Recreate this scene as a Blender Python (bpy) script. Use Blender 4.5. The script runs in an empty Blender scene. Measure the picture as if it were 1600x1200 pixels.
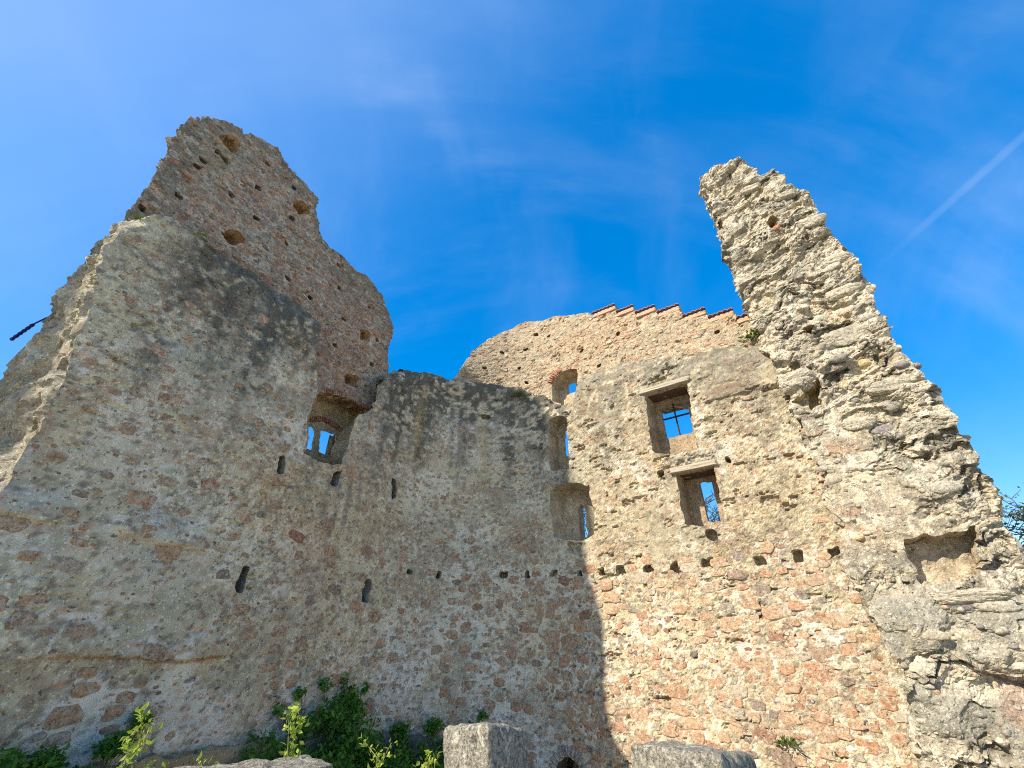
import bpy, math, random
import numpy as np
from mathutils import Vector, Matrix

sc = bpy.context.scene
COL = sc.collection
EYE = 3.2
CONTRAIL = ((0.6345, 0.5366, 0.5563), (0.7186, 0.3381, 0.6077))

# ------------------------------------------------------------------ camera
cam = bpy.data.cameras.new('camera')
cam.sensor_width = 36.0
cam.lens = 36.0 * 670.0 / 1600.0
cam.clip_start = 0.05
cam.clip_end = 5000
camo = bpy.data.objects.new('camera', cam)
COL.objects.link(camo)
camo.location = (0, 0, EYE)
camo.rotation_euler = (math.radians(90) + math.atan(400 / 670.0), 0, 0)
sc.camera = camo

# ------------------------------------------------------------------ sky and sun
SUN_AZ, SUN_EL = 235.0, 40.0
world = bpy.data.worlds.new('World')
sc.world = world
world.use_nodes = True
nt = world.node_tree
bg = nt.nodes['Background']
sky = nt.nodes.new('ShaderNodeTexSky')
sky.sky_type = 'NISHITA'
sky.sun_disc = False
sky.sun_elevation = math.radians(SUN_EL)
sky.sun_rotation = math.radians(SUN_AZ)
sky.altitude = 600
sky.air_density = 1.0
sky.dust_density = 0.6
sky.ozone_density = 2.0
hs = nt.nodes.new('ShaderNodeHueSaturation')
hs.inputs['Saturation'].default_value = 2.12
hs.inputs['Hue'].default_value = 0.509
hs.inputs['Value'].default_value = 1.86
gm = nt.nodes.new('ShaderNodeGamma')
gm.inputs['Gamma'].default_value = 0.57
nt.links.new(sky.outputs[0], gm.inputs['Color'])
nt.links.new(gm.outputs[0], hs.inputs['Color'])
tc = nt.nodes.new('ShaderNodeTexCoord')

def sky_noise(rot, scl, scale, lo, hi, seedw):
    mp = nt.nodes.new('ShaderNodeMapping')
    mp.inputs['Rotation'].default_value = rot
    mp.inputs['Scale'].default_value = scl
    nt.links.new(tc.outputs['Generated'], mp.inputs['Vector'])
    n = nt.nodes.new('ShaderNodeTexNoise')
    n.noise_dimensions = '4D'
    n.inputs['W'].default_value = seedw
    n.inputs['Scale'].default_value = scale
    n.inputs['Detail'].default_value = 6
    n.inputs['Roughness'].default_value = 0.55
    n.inputs['Distortion'].default_value = 0.4
    nt.links.new(mp.outputs[0], n.inputs['Vector'])
    r = nt.nodes.new('ShaderNodeMapRange')
    r.interpolation_type = 'SMOOTHSTEP'
    r.inputs['From Min'].default_value = lo
    r.inputs['From Max'].default_value = hi
    nt.links.new(n.outputs['Fac'], r.inputs['Value'])
    return r.outputs[0]

def wmath(op, a, b=None, clamp=False):
    m = nt.nodes.new('ShaderNodeMath')
    m.operation = op
    m.use_clamp = clamp
    for i, v in enumerate((a, b)):
        if v is None:
            continue
        if isinstance(v, (int, float)):
            m.inputs[i].default_value = v
        else:
            nt.links.new(v, m.inputs[i])
    return m.outputs[0]

def wdot(vec):
    d = nt.nodes.new('ShaderNodeVectorMath')
    d.operation = 'DOT_PRODUCT'
    nt.links.new(tc.outputs['Generated'], d.inputs[0])
    d.inputs[1].default_value = vec
    return d.outputs['Value']

# thin cirrus veil, streaked
c1 = sky_noise((0.3, 0.5, 0.6), (1.0, 5.0, 1.6), 1.3, 0.42, 0.78, 1.7)
c2 = sky_noise((0.1, 0.2, -0.5), (3.5, 1.0, 2.0), 1.6, 0.46, 0.8, 5.2)
c3 = sky_noise((0, 0, 0), (1, 1, 1), 2.2, 0.4, 0.75, 9.1)
cl = wmath('MULTIPLY', wmath('ADD', wmath('MULTIPLY', c1, 0.8), wmath('MULTIPLY', c2, 0.5)), wmath('ADD', wmath('MULTIPLY', c3, 0.75), 0.25))

# contrail: a great circle arc, broken up and fading out at one end
CT_A = Vector(CONTRAIL[0]).normalized()
CT_B = Vector(CONTRAIL[1]).normalized()
ct_n = CT_A.cross(CT_B).normalized()
ct_t = (CT_B - CT_A * CT_A.dot(CT_B)).normalized()
dist = wmath('ABSOLUTE', wdot(ct_n))
wob = sky_noise((0, 0, 0), (1, 1, 1), 18.0, 0.2, 0.8, 3.3)
mr = nt.nodes.new('ShaderNodeMapRange')
mr.interpolation_type = 'SMOOTHSTEP'
mr.inputs['From Min'].default_value = 0.008
mr.inputs['From Max'].default_value = 0.002
nt.links.new(dist, mr.inputs['Value'])
al = nt.nodes.new('ShaderNodeMapRange')
al.interpolation_type = 'SMOOTHSTEP'
al.inputs['From Min'].default_value = -0.04
al.inputs['From Max'].default_value = 0.16
nt.links.new(wdot(ct_t), al.inputs['Value'])
trail = wmath('MULTIPLY', wmath('MULTIPLY', mr.outputs[0], al.outputs[0]), wmath('ADD', wmath('MULTIPLY', wob, 0.5), 0.5))
# the thin veil brightens towards the sun
vl = nt.nodes.new('ShaderNodeMapRange')
vl.interpolation_type = 'SMOOTHSTEP'
vl.inputs['From Min'].default_value = 0.22
vl.inputs['From Max'].default_value = 1.0
nt.links.new(wdot((math.sin(math.radians(SUN_AZ)) * math.cos(math.radians(SUN_EL)), math.cos(math.radians(SUN_AZ)) * math.cos(math.radians(SUN_EL)), math.sin(math.radians(SUN_EL)))), vl.inputs['Value'])
cov = wmath('ADD', wmath('ADD', wmath('MULTIPLY', cl, 0.34), wmath('MULTIPLY', vl.outputs[0], 0.38)), wmath('MULTIPLY', trail, 0.11), True)
mixc = nt.nodes.new('ShaderNodeMix')
mixc.data_type = 'RGBA'
nt.links.new(cov, mixc.inputs['Factor'])
nt.links.new(hs.outputs[0], mixc.inputs[6])
mixc.inputs[7].default_value = (2.6, 3.3, 4.6, 1)
nt.links.new(mixc.outputs[2], bg.inputs['Color'])
bg.inputs['Strength'].default_value = 0.13

sun = bpy.data.lights.new('sun', 'SUN')
sun.energy = 4.3
sun.angle = math.radians(0.53)
sun.color = (1.0, 0.90, 0.74)
suno = bpy.data.objects.new('sun', sun)
COL.objects.link(suno)
S_DIR = Vector((math.sin(math.radians(SUN_AZ)) * math.cos(math.radians(SUN_EL)),
                math.cos(math.radians(SUN_AZ)) * math.cos(math.radians(SUN_EL)),
                math.sin(math.radians(SUN_EL))))
suno.rotation_euler = S_DIR.to_track_quat('Z', 'Y').to_euler()
suno.location = (-20, -14, 30)

sc.view_settings.view_transform = 'Standard'
sc.view_settings.look = 'None'
sc.view_settings.gamma = 1.0
sc.view_settings.use_curve_mapping = False
sc.view_settings.exposure = 1.0
sc.cycles.use_denoising = False
sc.cycles.filter_width = 1.1
sc.cycles.max_bounces = 6
sc.cycles.diffuse_bounces = 4
sc.cycles.transparent_max_bounces = 4

# measured drawing of the ruin, in metres: (distance along wall, height)
SURVEY = {
  'plan': {'R':3.0,'azL':0.47298422729046335,'turn':1.701696020694471,'TL':[-3.2275,10.3763]},
  'left_low': [(-5.986,3.794),(-6.057,4.633),(-6.081,5.775),(-6.142,6.101),(-6.168,6.453),(-6.242,6.918),(-6.288,7.353),(-6.513,7.987),(-6.565,8.933),(-6.278,9.388),(-5.99,9.581),(-5.366,9.593),(-4.667,9.597),(-3.696,9.67),(-3.01,9.696),(-2.734,9.515),(-2.656,8.921),(-2.536,8.382),(-2.371,7.936),(-2.423,7.235),(-2.318,6.449),(-1.891,6.453),(-1.266,6.54),(-1.255,7.166),(-1.168,7.783),(-0.729,8.247),(-0.614,8.774),(-0.466,9.454),(-0.102,9.743),(0.253,10.03),(0.846,10.262)],
  'mid_top': [(-0.466,9.454),(-0.102,9.743),(0.253,10.03),(0.846,10.262),(1.524,10.374),(1.897,10.37),(2.276,10.461),(2.7,10.432),(3.433,10.368),(4.171,10.127),(4.81,9.729),(5.127,9.367),(5.654,9.078),(5.832,9.195),(6.001,9.705),(6.152,9.966),(6.677,10.001),(7.368,9.966),(8.009,9.851),(9.323,9.545),(10.942,9.215)],
  'right_edge': [(10.942,9.215),(11.073,7.246),(11.108,5.92),(11.021,4.578),(11.046,3.111),(10.916,1.609)],
  'left_back': [(-6.366,5.51),(-6.387,6.408),(-6.408,7.719),(-6.376,8.75),(-6.344,10.102)],
  'upl': [(-6.459,9.254),(-6.476,9.952),(-6.473,10.61),(-6.492,11.296),(-6.555,12.089),(-6.545,12.565),(-6.44,12.671),(-6.335,12.902),(-6.105,13.169),(-5.875,13.372),(-5.544,13.567),(-5.217,13.759),(-4.836,13.926),(-4.731,13.774),(-4.331,13.733),(-3.899,13.65),(-3.527,13.625),(-3.442,13.482),(-3.476,13.225),(-3.27,12.961),(-3.108,12.547),(-2.798,12.463),(-2.352,12.524),(-1.72,12.474),(-1.22,12.606),(-0.848,12.448),(-0.618,12.453),(-0.449,12.088),(-0.104,11.728),(0.017,11.287),(-0.091,10.73),(0.059,10.248),(0.126,9.623)],
  'upl_low': [(0.24,8.842),(-0.168,7.688),(-0.096,6.026),(-2.089,5.949),(-2.729,8.261)],
  'upr': [(1.989,9.545),(2.042,10.716),(2.18,10.933),(2.346,11.366),(2.515,11.863),(2.827,12.364),(3.269,12.8),(3.766,13.092),(4.072,13.241),(4.592,13.162),(5.138,13.135),(5.517,12.985),(6.242,12.753),(6.814,12.587)],
  'coping': [(6.607,12.605),(7.365,12.481),(7.404,12.274),(7.964,12.158),(7.973,11.946),(8.583,11.853),(8.605,11.642),(9.275,11.584),(9.264,11.158),(9.877,11.144),(9.894,10.838),(10.526,10.804),(10.534,10.515),(10.985,10.473)],
  'F_niche': [(-1.972,8.248),(-1.721,8.393),(-1.173,8.521),(-0.685,8.549),(-0.274,8.528),(-0.567,8.076),(-0.726,7.475),(-0.75,6.765),(-1.907,6.63),(-2.036,7.527)],
  'F_light': [[(-1.681,7.082),(-1.768,7.608),(-1.422,7.719),(-1.338,7.632),(-1.296,7.157)],[(-1.103,7.16),(-1.209,7.737),(-0.703,7.799),(-0.67,7.21)]],
  'F_arch2': [(-1.585,7.819),(-1.211,7.963),(-0.788,7.961),(-0.525,7.884)],
  'F_arch1': [(-2.014,8.236),(-1.752,8.405),(-1.206,8.534),(-0.72,8.564),(-0.283,8.536)],
  'A': [(4.923,10.393),(5.032,10.597),(5.289,10.724),(5.594,10.712),(5.862,10.614),(5.879,10.296),(5.74,9.716),(5.567,9.499),(5.273,9.476),(4.915,9.776)],
  'A_in': [(5.198,10.588),(5.556,10.589),(5.518,10.138),(5.188,10.124)],
  'A_arch': [(4.933,10.428),(5.042,10.632),(5.301,10.734),(5.605,10.722),(5.895,10.615)],
  'B': [(5.01,8.797),(5.211,8.889),(5.468,8.859),(5.649,8.724),(5.63,8.185),(5.643,7.567),(5.596,7.209),(5.016,7.252),(4.969,7.95)],
  'B_in': [(5.203,7.842),(5.238,8.654),(5.315,8.804),(5.416,8.692),(5.43,7.791)],
  'C': [(4.966,6.663),(5.11,6.762),(5.292,6.819),(5.585,6.818),(5.901,6.743),(6.111,6.62),(6.136,6.332),(6.228,6.026),(6.146,5.417),(5.859,5.314),(5.381,5.365),(4.999,5.486),(4.958,6.129)],
  'C_in': [(5.502,6.252),(5.568,6.345),(5.663,6.331),(5.708,6.204),(5.733,5.509),(5.504,5.423)],
  'C_notch': [(5.361,5.337),(5.82,5.272),(5.76,4.996),(5.501,5.049)],
  'D': [(7.974,8.747),(9.063,8.749),(9.023,8.178),(8.987,7.719),(8.946,6.975),(8.416,6.968),(7.903,7.132)],
  'D_in': [(8.144,8.642),(8.836,8.624),(8.819,7.692),(8.138,7.669)],
  'D_lintel': [(7.931,8.795),(9.118,8.799)],
  'E': [(8.342,6.511),(9.193,6.522),(9.173,6.146),(9.16,5.592),(9.157,5.262),(8.726,5.277),(8.329,5.367)],
  'E_in': [(8.69,6.445),(8.975,6.423),(8.976,5.469),(8.684,5.507)],
  'E_lintel': [(8.22,6.567),(9.304,6.603)],
  'E_notch': [(8.704,5.24),(8.931,5.16),(8.873,4.961),(8.711,4.978)],
  'niche_row': [(7.348,4.558,0.227,0.206),(7.922,4.552,0.187,0.235),(8.605,4.561,0.24,0.206),(9.593,4.55,0.24,0.25),(10.238,4.562,0.2,0.235),(10.825,4.596,0.227,0.191),(6.724,4.578,0.24,0.25),(6.251,4.571,0.227,0.221),(5.67,4.571,0.173,0.206),(4.987,4.618,0.2,0.206),(4.258,4.641,0.16,0.206),(3.637,4.658,0.213,0.176),(1.956,4.609,0.173,0.162),(1.189,4.631,0.16,0.118)],
  'sockets': [(8.012,6.591,0.187,0.206),(9.478,6.596,0.147,0.176)],
  'slits': [[(-2.896,4.288),(-2.749,4.306),(-2.719,3.871),(-2.887,3.868)],[(0.005,4.383),(0.198,4.389),(0.194,3.9),(-0.016,3.912)],[(-2.834,6.27),(-2.717,6.31),(-2.644,5.942),(-2.823,5.888)],[(-1.48,6.369),(-1.265,6.466),(-1.325,6.069),(-1.522,6.07)],[(0.078,6.77),(0.237,6.767),(0.294,6.256),(0.171,6.226)]],
  'upl_niches': [[(-5.988,12.721),(-5.848,13.074),(-5.652,13.179),(-5.534,12.973),(-5.599,12.624),(-5.834,12.614)],[(-4.068,12.878),(-3.889,13.071),(-3.626,13.153),(-3.555,12.844),(-3.793,12.621),(-3.993,12.637)],[(-5.122,10.493),(-5.046,10.714),(-4.852,10.822),(-4.66,10.697),(-4.804,10.43),(-5.006,10.361)],[(-1.243,10.679),(-0.91,10.865),(-0.737,10.798),(-0.78,10.54),(-1.12,10.383)],[(-1.386,9.077),(-1.19,9.266),(-0.911,9.261),(-0.86,8.968),(-1.261,8.855)]],
  'upl_holes': [(-5.837,12.341,0.15,0.13),(-5.691,12.294,0.15,0.13),(-6.023,11.543,0.15,0.13),(-6.005,11.814,0.15,0.13),(-6.018,10.576,0.15,0.13),(-6.358,9.81,0.15,0.13),(-5.295,11.543,0.15,0.13),(-4.879,12.328,0.15,0.13),(-4.938,13.231,0.15,0.13),(-4.178,13.234,0.15,0.13),(-3.937,12.331,0.15,0.13),(-4.661,11.483,0.15,0.13),(-3.857,11.479,0.15,0.13),(-3.565,10.548,0.15,0.13),(-2.849,10.523,0.15,0.13),(-2.143,11.485,0.15,0.13),(-2.357,12.191,0.15,0.13),(-1.046,11.65,0.15,0.13),(-0.543,10.766,0.15,0.13),(-1.864,9.725,0.15,0.13),(-0.167,9.371,0.15,0.13),(-0.547,9.887,0.15,0.13),(-1.796,10.618,0.15,0.13)],
  'upr_holes': [(4.513,12.579,0.14,0.14),(4.923,12.326,0.14,0.14),(3.475,11.997,0.14,0.14),(2.973,11.309,0.14,0.14),(3.976,11.289,0.14,0.14),(4.198,10.678,0.14,0.14),(6.079,11.249,0.14,0.14),(6.615,10.432,0.14,0.14),(7.328,11.381,0.14,0.14),(4.199,12.027,0.14,0.14),(10.023,10.315,0.14,0.14)],
  'pil': [(10.907,1.537),(11.085,2.697),(11.039,3.113),(10.99,3.941),(11.014,4.55),(11.099,5.866),(11.065,7.166),(11.0,7.956),(10.973,8.295),(10.936,9.096),(10.896,9.973),(10.873,10.434),(10.884,11.367),(10.836,12.477),(10.878,13.367),(10.892,14.349),(10.835,15.002),(10.909,15.511),(11.205,15.575),(11.73,15.486),(11.965,15.365),(12.02,14.906),(12.238,14.471),(12.355,14.309),(12.565,14.212),(12.661,13.899),(12.651,13.547),(12.826,13.293),(12.913,13.012),(12.879,12.532),(12.945,11.881),(12.871,11.522),(13.03,11.151),(13.127,10.709),(13.08,10.394),(13.066,10.012),(13.053,9.553),(13.104,9.172),(13.085,8.593),(12.997,8.156),(13.078,7.896),(13.141,7.509),(13.217,7.004),(13.212,6.556),(13.222,6.072),(13.176,5.577),(13.147,5.059),(13.145,4.716),(13.162,4.434),(13.177,3.2),(13.189,2.19),(13.147,1.801)],
  'pil_niche': [(11.796,4.627),(12.101,4.665),(12.376,4.653),(12.598,4.726),(12.786,4.723),(12.671,4.391),(12.552,4.035),(12.181,3.968),(11.787,3.945),(11.791,4.278)],
  'pil_cav': [(11.048,7.501),(11.392,7.792),(11.671,7.915),(11.479,7.339),(11.294,7.247),(11.122,7.357)],
  'pil_hole': [[(11.717,9.139),(11.928,9.151),(11.829,8.948),(11.738,9.005)],[(11.871,12.477),(12.065,12.639),(12.201,12.441),(11.975,12.208)],[(10.868,13.401),(10.996,13.363),(10.972,12.978),(10.856,12.98)]],
  'pil_cobbles': [(12.03,12.145,0.225,0.16,1),(12.447,7.988,0.25,0.187,2),(12.943,7.741,0.225,0.147,3),(12.525,6.992,0.375,0.267,0),(12.222,6.546,0.425,0.213,3),(12.581,7.279,0.175,0.12,0),(13.126,7.643,0.125,0.12,3),(12.685,10.468,0.425,0.187,0),(12.805,10.765,0.375,0.16,0),(12.531,12.3,0.275,0.16,0),(12.069,8.212,0.35,0.16,0),(12.274,6.429,0.3,0.133,3),(11.22,7.882,0.75,0.48,4),(12.431,8.635,0.75,0.453,4),(12.783,11.998,0.5,0.293,4),(12.688,9.747,0.625,0.293,4),(12.307,9.297,0.625,0.347,4),(11.933,9.854,0.275,0.16,0),(11.355,9.19,0.3,0.187,4),(11.972,13.774,0.5,0.187,4),(11.378,3.826,1.0,0.667,4),(11.317,3.115,1.125,0.933,4),(12.158,3.2,1.375,0.933,4),(12.245,3.76,0.875,0.293,3),(11.82,6.814,0.5,0.267,4),(11.793,6.29,0.5,0.24,4),(12.605,6.101,0.625,0.24,4),(12.595,5.414,0.5,0.24,0),(12.701,5.077,0.375,0.267,4),(12.882,7.318,0.5,0.24,4),(12.431,3.692,0.625,0.213,0),(11.387,2.325,1.25,0.667,4),(12.009,2.365,1.0,0.8,4),(11.238,4.719,0.175,0.107,2)],
  'arch_low': [(4.376,0.681),(4.455,0.958),(4.648,1.147),(4.9,1.229),(5.151,1.222),(5.332,1.11),(5.402,0.789)],
  'plinth': [(-3.714,1.899),(-2.153,1.826),(0.541,1.586)],
  'ledges': [[(-4.775,4.469),(-3.6,4.375)],[(-6.103,4.469),(-5.571,4.443)],[(-4.216,2.937),(-2.803,3.046)]],
  'rod_base': (-6.406,7.722),
  'keep': {'outline':[(0.453,23.291),(0.575,24.481),(0.467,25.624),(0.423,26.335),(0.355,27.263),(0.226,28.067),(-0.099,29.017),(-0.373,29.828),(-0.663,30.416),(-1.103,30.634),(-1.529,30.573),(-2.476,30.633),(-2.642,30.738)],'origin':[-19.079,-3.039],'perp':[0.5736,-0.8192],'sh':[-0.8192,-0.5736]},
}

# ------------------------------------------------------------------ noise (numpy)
def _h(ix, iy, seed):
    x = (ix.astype(np.int64) * 374761393 + iy.astype(np.int64) * 668265263 + seed * 1442695041) & 0xFFFFFFFF
    x = ((x ^ (x >> 13)) * 1274126177) & 0xFFFFFFFF
    x = ((x ^ (x >> 16)) * 2246822519) & 0xFFFFFFFF
    x = x ^ (x >> 15)
    return (x & 0xFFFFFF).astype(np.float64) / 16777215.0

def vn(x, y, seed=0):
    x = np.asarray(x, float); y = np.asarray(y, float)
    ix = np.floor(x); iy = np.floor(y)
    fx = x - ix; fy = y - iy
    fx = fx * fx * fx * (fx * (fx * 6 - 15) + 10)
    fy = fy * fy * fy * (fy * (fy * 6 - 15) + 10)
    a = _h(ix, iy, seed); b = _h(ix + 1, iy, seed); c = _h(ix, iy + 1, seed); d = _h(ix + 1, iy + 1, seed)
    return (a + (b - a) * fx) * (1 - fy) + (c + (d - c) * fx) * fy

def fbm(x, y, octv=4, seed=0, gain=0.5):
    t = 0; a = 1.0; n = 0
    for i in range(octv):
        t = t + a * (vn(x, y, seed + i * 17) * 2 - 1)
        n += a
        a *= gain
        x = x * 2.03 + 5.1; y = y * 2.03 + 1.7
    return t / n * 1.6

def worley(x, y, seed=0):
    ix = np.floor(x); iy = np.floor(y)
    f1 = np.full(np.shape(x), 9.0); f2 = np.full(np.shape(x), 9.0); idv = np.zeros(np.shape(x))
    for dx in (-1, 0, 1):
        for dy in (-1, 0, 1):
            cx = ix + dx; cy = iy + dy
            px = cx + 0.1 + 0.8 * _h(cx, cy, seed); py = cy + 0.1 + 0.8 * _h(cx, cy, seed + 7)
            d = np.sqrt((px - x) ** 2 + (py - y) ** 2)
            near = d < f1
            f2 = np.where(near, f1, np.minimum(f2, d))
            idv = np.where(near, _h(cx, cy, seed + 13), idv)
            f1 = np.where(near, d, f1)
    return f1, f2, idv

def sst(a, b, x):
    t = np.clip((x - a) / (b - a), 0, 1)
    return t * t * (3 - 2 * t)

def mixc3(c, k, w):
    w = np.clip(w, 0, 1)[..., None]
    return c * (1 - w) + np.array(k, float) * w

# ------------------------------------------------------------------ wall line in plan
PL = SURVEY['plan']
R = PL['R']; AZL = PL['azL']; TURN = PL['turn']; LA = R * TURN
DL = (math.sin(AZL), math.cos(AZL)); DR = (math.sin(AZL + TURN), math.cos(AZL + TURN))
CEN = (PL['TL'][0] + R * DL[1], PL['TL'][1] - R * DL[0])

def P(s, z, o):
    """point on the wall: s metres along it, height z, o metres behind its lower inner face"""
    s, z, o = np.broadcast_arrays(np.asarray(s, float), np.asarray(z, float), np.asarray(o, float))
    a = AZL + np.clip(s, 0, LA) / R
    nx = np.cos(a); ny = -np.sin(a)
    ex = np.minimum(s, 0); fx = np.maximum(s - LA, 0)
    x = CEN[0] - R * nx + ex * DL[0] + fx * DR[0] - o * nx
    y = CEN[1] - R * ny + ex * DL[1] + fx * DR[1] - o * ny
    return np.stack([x, y, z], -1)

def frame(s, z, o):
    a = AZL + min(max(s, 0), LA) / R
    n = Vector((math.cos(a), -math.sin(a), 0)); t = Vector((math.sin(a), math.cos(a), 0))
    return Vector(P(s, z, o).tolist()), t, n

def inpoly(x, y, poly):
    r = np.zeros(np.shape(x), bool)
    n = len(poly)
    for i in range(n):
        x1, y1 = poly[i][0], poly[i][1]; x2, y2 = poly[(i + 1) % n][0], poly[(i + 1) % n][1]
        if y1 == y2:
            continue
        c = ((y1 > y) != (y2 > y)) & (x < (x2 - x1) * (y - y1) / (y2 - y1) + x1)
        r ^= c
    return r

# ------------------------------------------------------------------ scene helpers
def tag(o, label=None, cat=None, group=None, kind=None):
    if label: o['label'] = label
    if cat: o['category'] = cat
    if group: o['group'] = group
    if kind: o['kind'] = kind
    return o

def empty(name, loc, label=None, cat=None, group=None):
    o = bpy.data.objects.new(name, None)
    COL.objects.link(o)
    o.location = loc
    o.empty_display_size = 0.2
    return tag(o, label, cat, group)

def link(name, me, parent=None, mat=None):
    o = bpy.data.objects.new(name, me)
    COL.objects.link(o)
    if mat is not None and not me.materials:
        me.materials.append(mat)
    if parent is not None:
        o.parent = parent
        if parent.parent is None:      # parts keep world coordinates
            o.matrix_parent_inverse = Matrix.Translation(-Vector(parent.location))
    return o

def np_mesh(name, V, F, C=None, smooth=True):
    """V (n,3), F (m,3|4), C (n,3) -> mesh"""
    V = np.asarray(V, np.float32); F = np.asarray(F, np.int32)
    me = bpy.data.meshes.new(name)
    k = F.shape[1]
    me.vertices.add(len(V)); me.vertices.foreach_set('co', V.ravel())
    me.loops.add(F.size); me.loops.foreach_set('vertex_index', F.ravel())
    me.polygons.add(len(F))
    me.polygons.foreach_set('loop_start', np.arange(0, F.size, k, dtype=np.int32))
    me.polygons.foreach_set('loop_total', np.full(len(F), k, np.int32))
    me.polygons.foreach_set('use_smooth', np.full(len(F), smooth))
    me.update(calc_edges=True)
    if C is not None:
        a = me.color_attributes.new('col', 'FLOAT_COLOR', 'POINT')
        C = np.asarray(C)
        C4 = np.ones((len(V), 4), np.float32); C4[:, :C.shape[1]] = C
        a.data.foreach_set('color', C4.ravel())
    return me

class Acc:
    def __init__(self):
        self.V = []; self.F = []; self.C = []; self.n = 0
    def add(self, V, F, C):
        V = np.asarray(V, float).reshape(-1, 3); F = np.asarray(F, int)
        C = np.asarray(C, float)
        if C.ndim == 1:
            C = np.broadcast_to(C, V.shape)
        if C.shape[1] == 3:
            C = np.concatenate([C, np.ones((len(C), 1))], 1)
        self.V.append(V); self.F.append(F + self.n); self.C.append(C); self.n += len(V)
    def mesh(self, name, smooth=True):
        return np_mesh(name, np.concatenate(self.V), np.concatenate(self.F), np.concatenate(self.C), smooth)

# ------------------------------------------------------------------ materials
def new_mat(name):
    m = bpy.data.materials.new(name)
    m.use_nodes = True
    t = m.node_tree
    b = t.nodes['Principled BSDF']
    b.inputs['Specular IOR Level'].default_value = 0.15
    return m, t, b

def nd(t, typ, **kw):
    n = t.nodes.new(typ)
    for k, v in kw.items():
        setattr(n, k, v)
    return n

def tex_noise(t, vec, scale, detail=5, rough=0.6):
    n = nd(t, 'ShaderNodeTexNoise')
    n.inputs['Scale'].default_value = scale
    n.inputs['Detail'].default_value = detail
    n.inputs['Roughness'].default_value = rough
    if vec is not None:
        t.links.new(vec, n.inputs['Vector'])
    return n.outputs['Fac']

def rng(t, v, a, b, c, d, smooth=False):
    n = nd(t, 'ShaderNodeMapRange')
    if smooth:
        n.interpolation_type = 'SMOOTHSTEP'
    for i, x in zip(('From Min', 'From Max', 'To Min', 'To Max'), (a, b, c, d)):
        n.inputs[i].default_value = x
    t.links.new(v, n.inputs['Value'])
    return n.outputs[0]

def mixn(t, fac, a, b, mode='MIX'):
    n = nd(t, 'ShaderNodeMix', data_type='RGBA', blend_type=mode)
    if isinstance(fac, (int, float)): n.inputs['Factor'].default_value = fac
    else: t.links.new(fac, n.inputs['Factor'])
    for i, v in ((6, a), (7, b)):
        if isinstance(v, tuple): n.inputs[i].default_value = v + (1,) if len(v) == 3 else v
        else: t.links.new(v, n.inputs[i])
    return n.outputs[2]

def mulval(t, col, val):
    n = nd(t, 'ShaderNodeVectorMath', operation='SCALE')
    t.links.new(col, n.inputs[0]); t.links.new(val, n.inputs['Scale'])
    return n.outputs[0]

def bump(t, b, h, strength, dist):
    n = nd(t, 'ShaderNodeBump')
    n.inputs['Strength'].default_value = strength
    n.inputs['Distance'].default_value = dist
    t.links.new(h, n.inputs['Height'])
    t.links.new(n.outputs[0], b.inputs['Normal'])

def addv(t, a, b, ka=1.0, kb=1.0):
    m1 = nd(t, 'ShaderNodeMath', operation='MULTIPLY'); m1.inputs[1].default_value = ka; t.links.new(a, m1.inputs[0])
    m2 = nd(t, 'ShaderNodeMath', operation='MULTIPLY_ADD'); m2.inputs[1].default_value = kb
    t.links.new(b, m2.inputs[0]); t.links.new(m1.outputs[0], m2.inputs[2])
    return m2.outputs[0]

def wpos(t):
    return nd(t, 'ShaderNodeNewGeometry').outputs['Position']

def mat_masonry(name, speck=1.0, bstr=0.7):
    m, t, b = new_mat(name)
    at = nd(t, 'ShaderNodeAttribute', attribute_name='col')
    p = wpos(t)
    n1 = tex_noise(t, p, 11.0, 9, 0.74)
    n2 = tex_noise(t, p, 42.0, 6, 0.7)
    def amp(v, k):          # 1 + (v - 1) scaled down where the plaster is sound
        m1 = nd(t, 'ShaderNodeMath', operation='SUBTRACT'); t.links.new(v, m1.inputs[0]); m1.inputs[1].default_value = 1.0
        m2 = nd(t, 'ShaderNodeMath', operation='MULTIPLY'); t.links.new(m1.outputs[0], m2.inputs[0]); t.links.new(at.outputs['Alpha'], m2.inputs[1])
        m3 = nd(t, 'ShaderNodeMath', operation='MULTIPLY_ADD'); t.links.new(m2.outputs[0], m3.inputs[0]); m3.inputs[1].default_value = k; m3.inputs[2].default_value = 1.0
        return m3.outputs[0]
    c = mulval(t, at.outputs['Color'], amp(rng(t, n1, 0.28, 0.72, 0.58, 1.42), 1.0))
    c = mulval(t, c, amp(rng(t, n2, 0.3, 0.7, 0.70, 1.30), 1.0))
    nb = tex_noise(t, p, 2.6, 4, 0.6)
    c = mulval(t, c, rng(t, nb, 0.3, 0.7, 0.84, 1.16))
    # dark pits and pale grit
    n3 = tex_noise(t, p, 19.0, 3, 0.6)
    c = mulval(t, c, rng(t, n3, 0.61, 0.66, 1.0, 1.0 - 0.62 * speck, True))
    n4 = tex_noise(t, p, 27.0, 2, 0.6)
    c = mulval(t, c, rng(t, n4, 0.61, 0.66, 1.0, 1.0 + 0.75 * speck, True))
    mn = nd(t, 'ShaderNodeVectorMath', operation='MINIMUM')
    t.links.new(c, mn.inputs[0]); mn.inputs[1].default_value = (0.78, 0.74, 0.66)
    c = mn.outputs[0]
    t.links.new(c, b.inputs['Base Color'])
    b.inputs['Roughness'].default_value = 0.95
    n5 = tex_noise(t, p, 95.0, 3, 0.6)
    bump(t, b, addv(t, n2, n5, 0.7, 0.4), bstr, 0.035)
    return m

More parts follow.
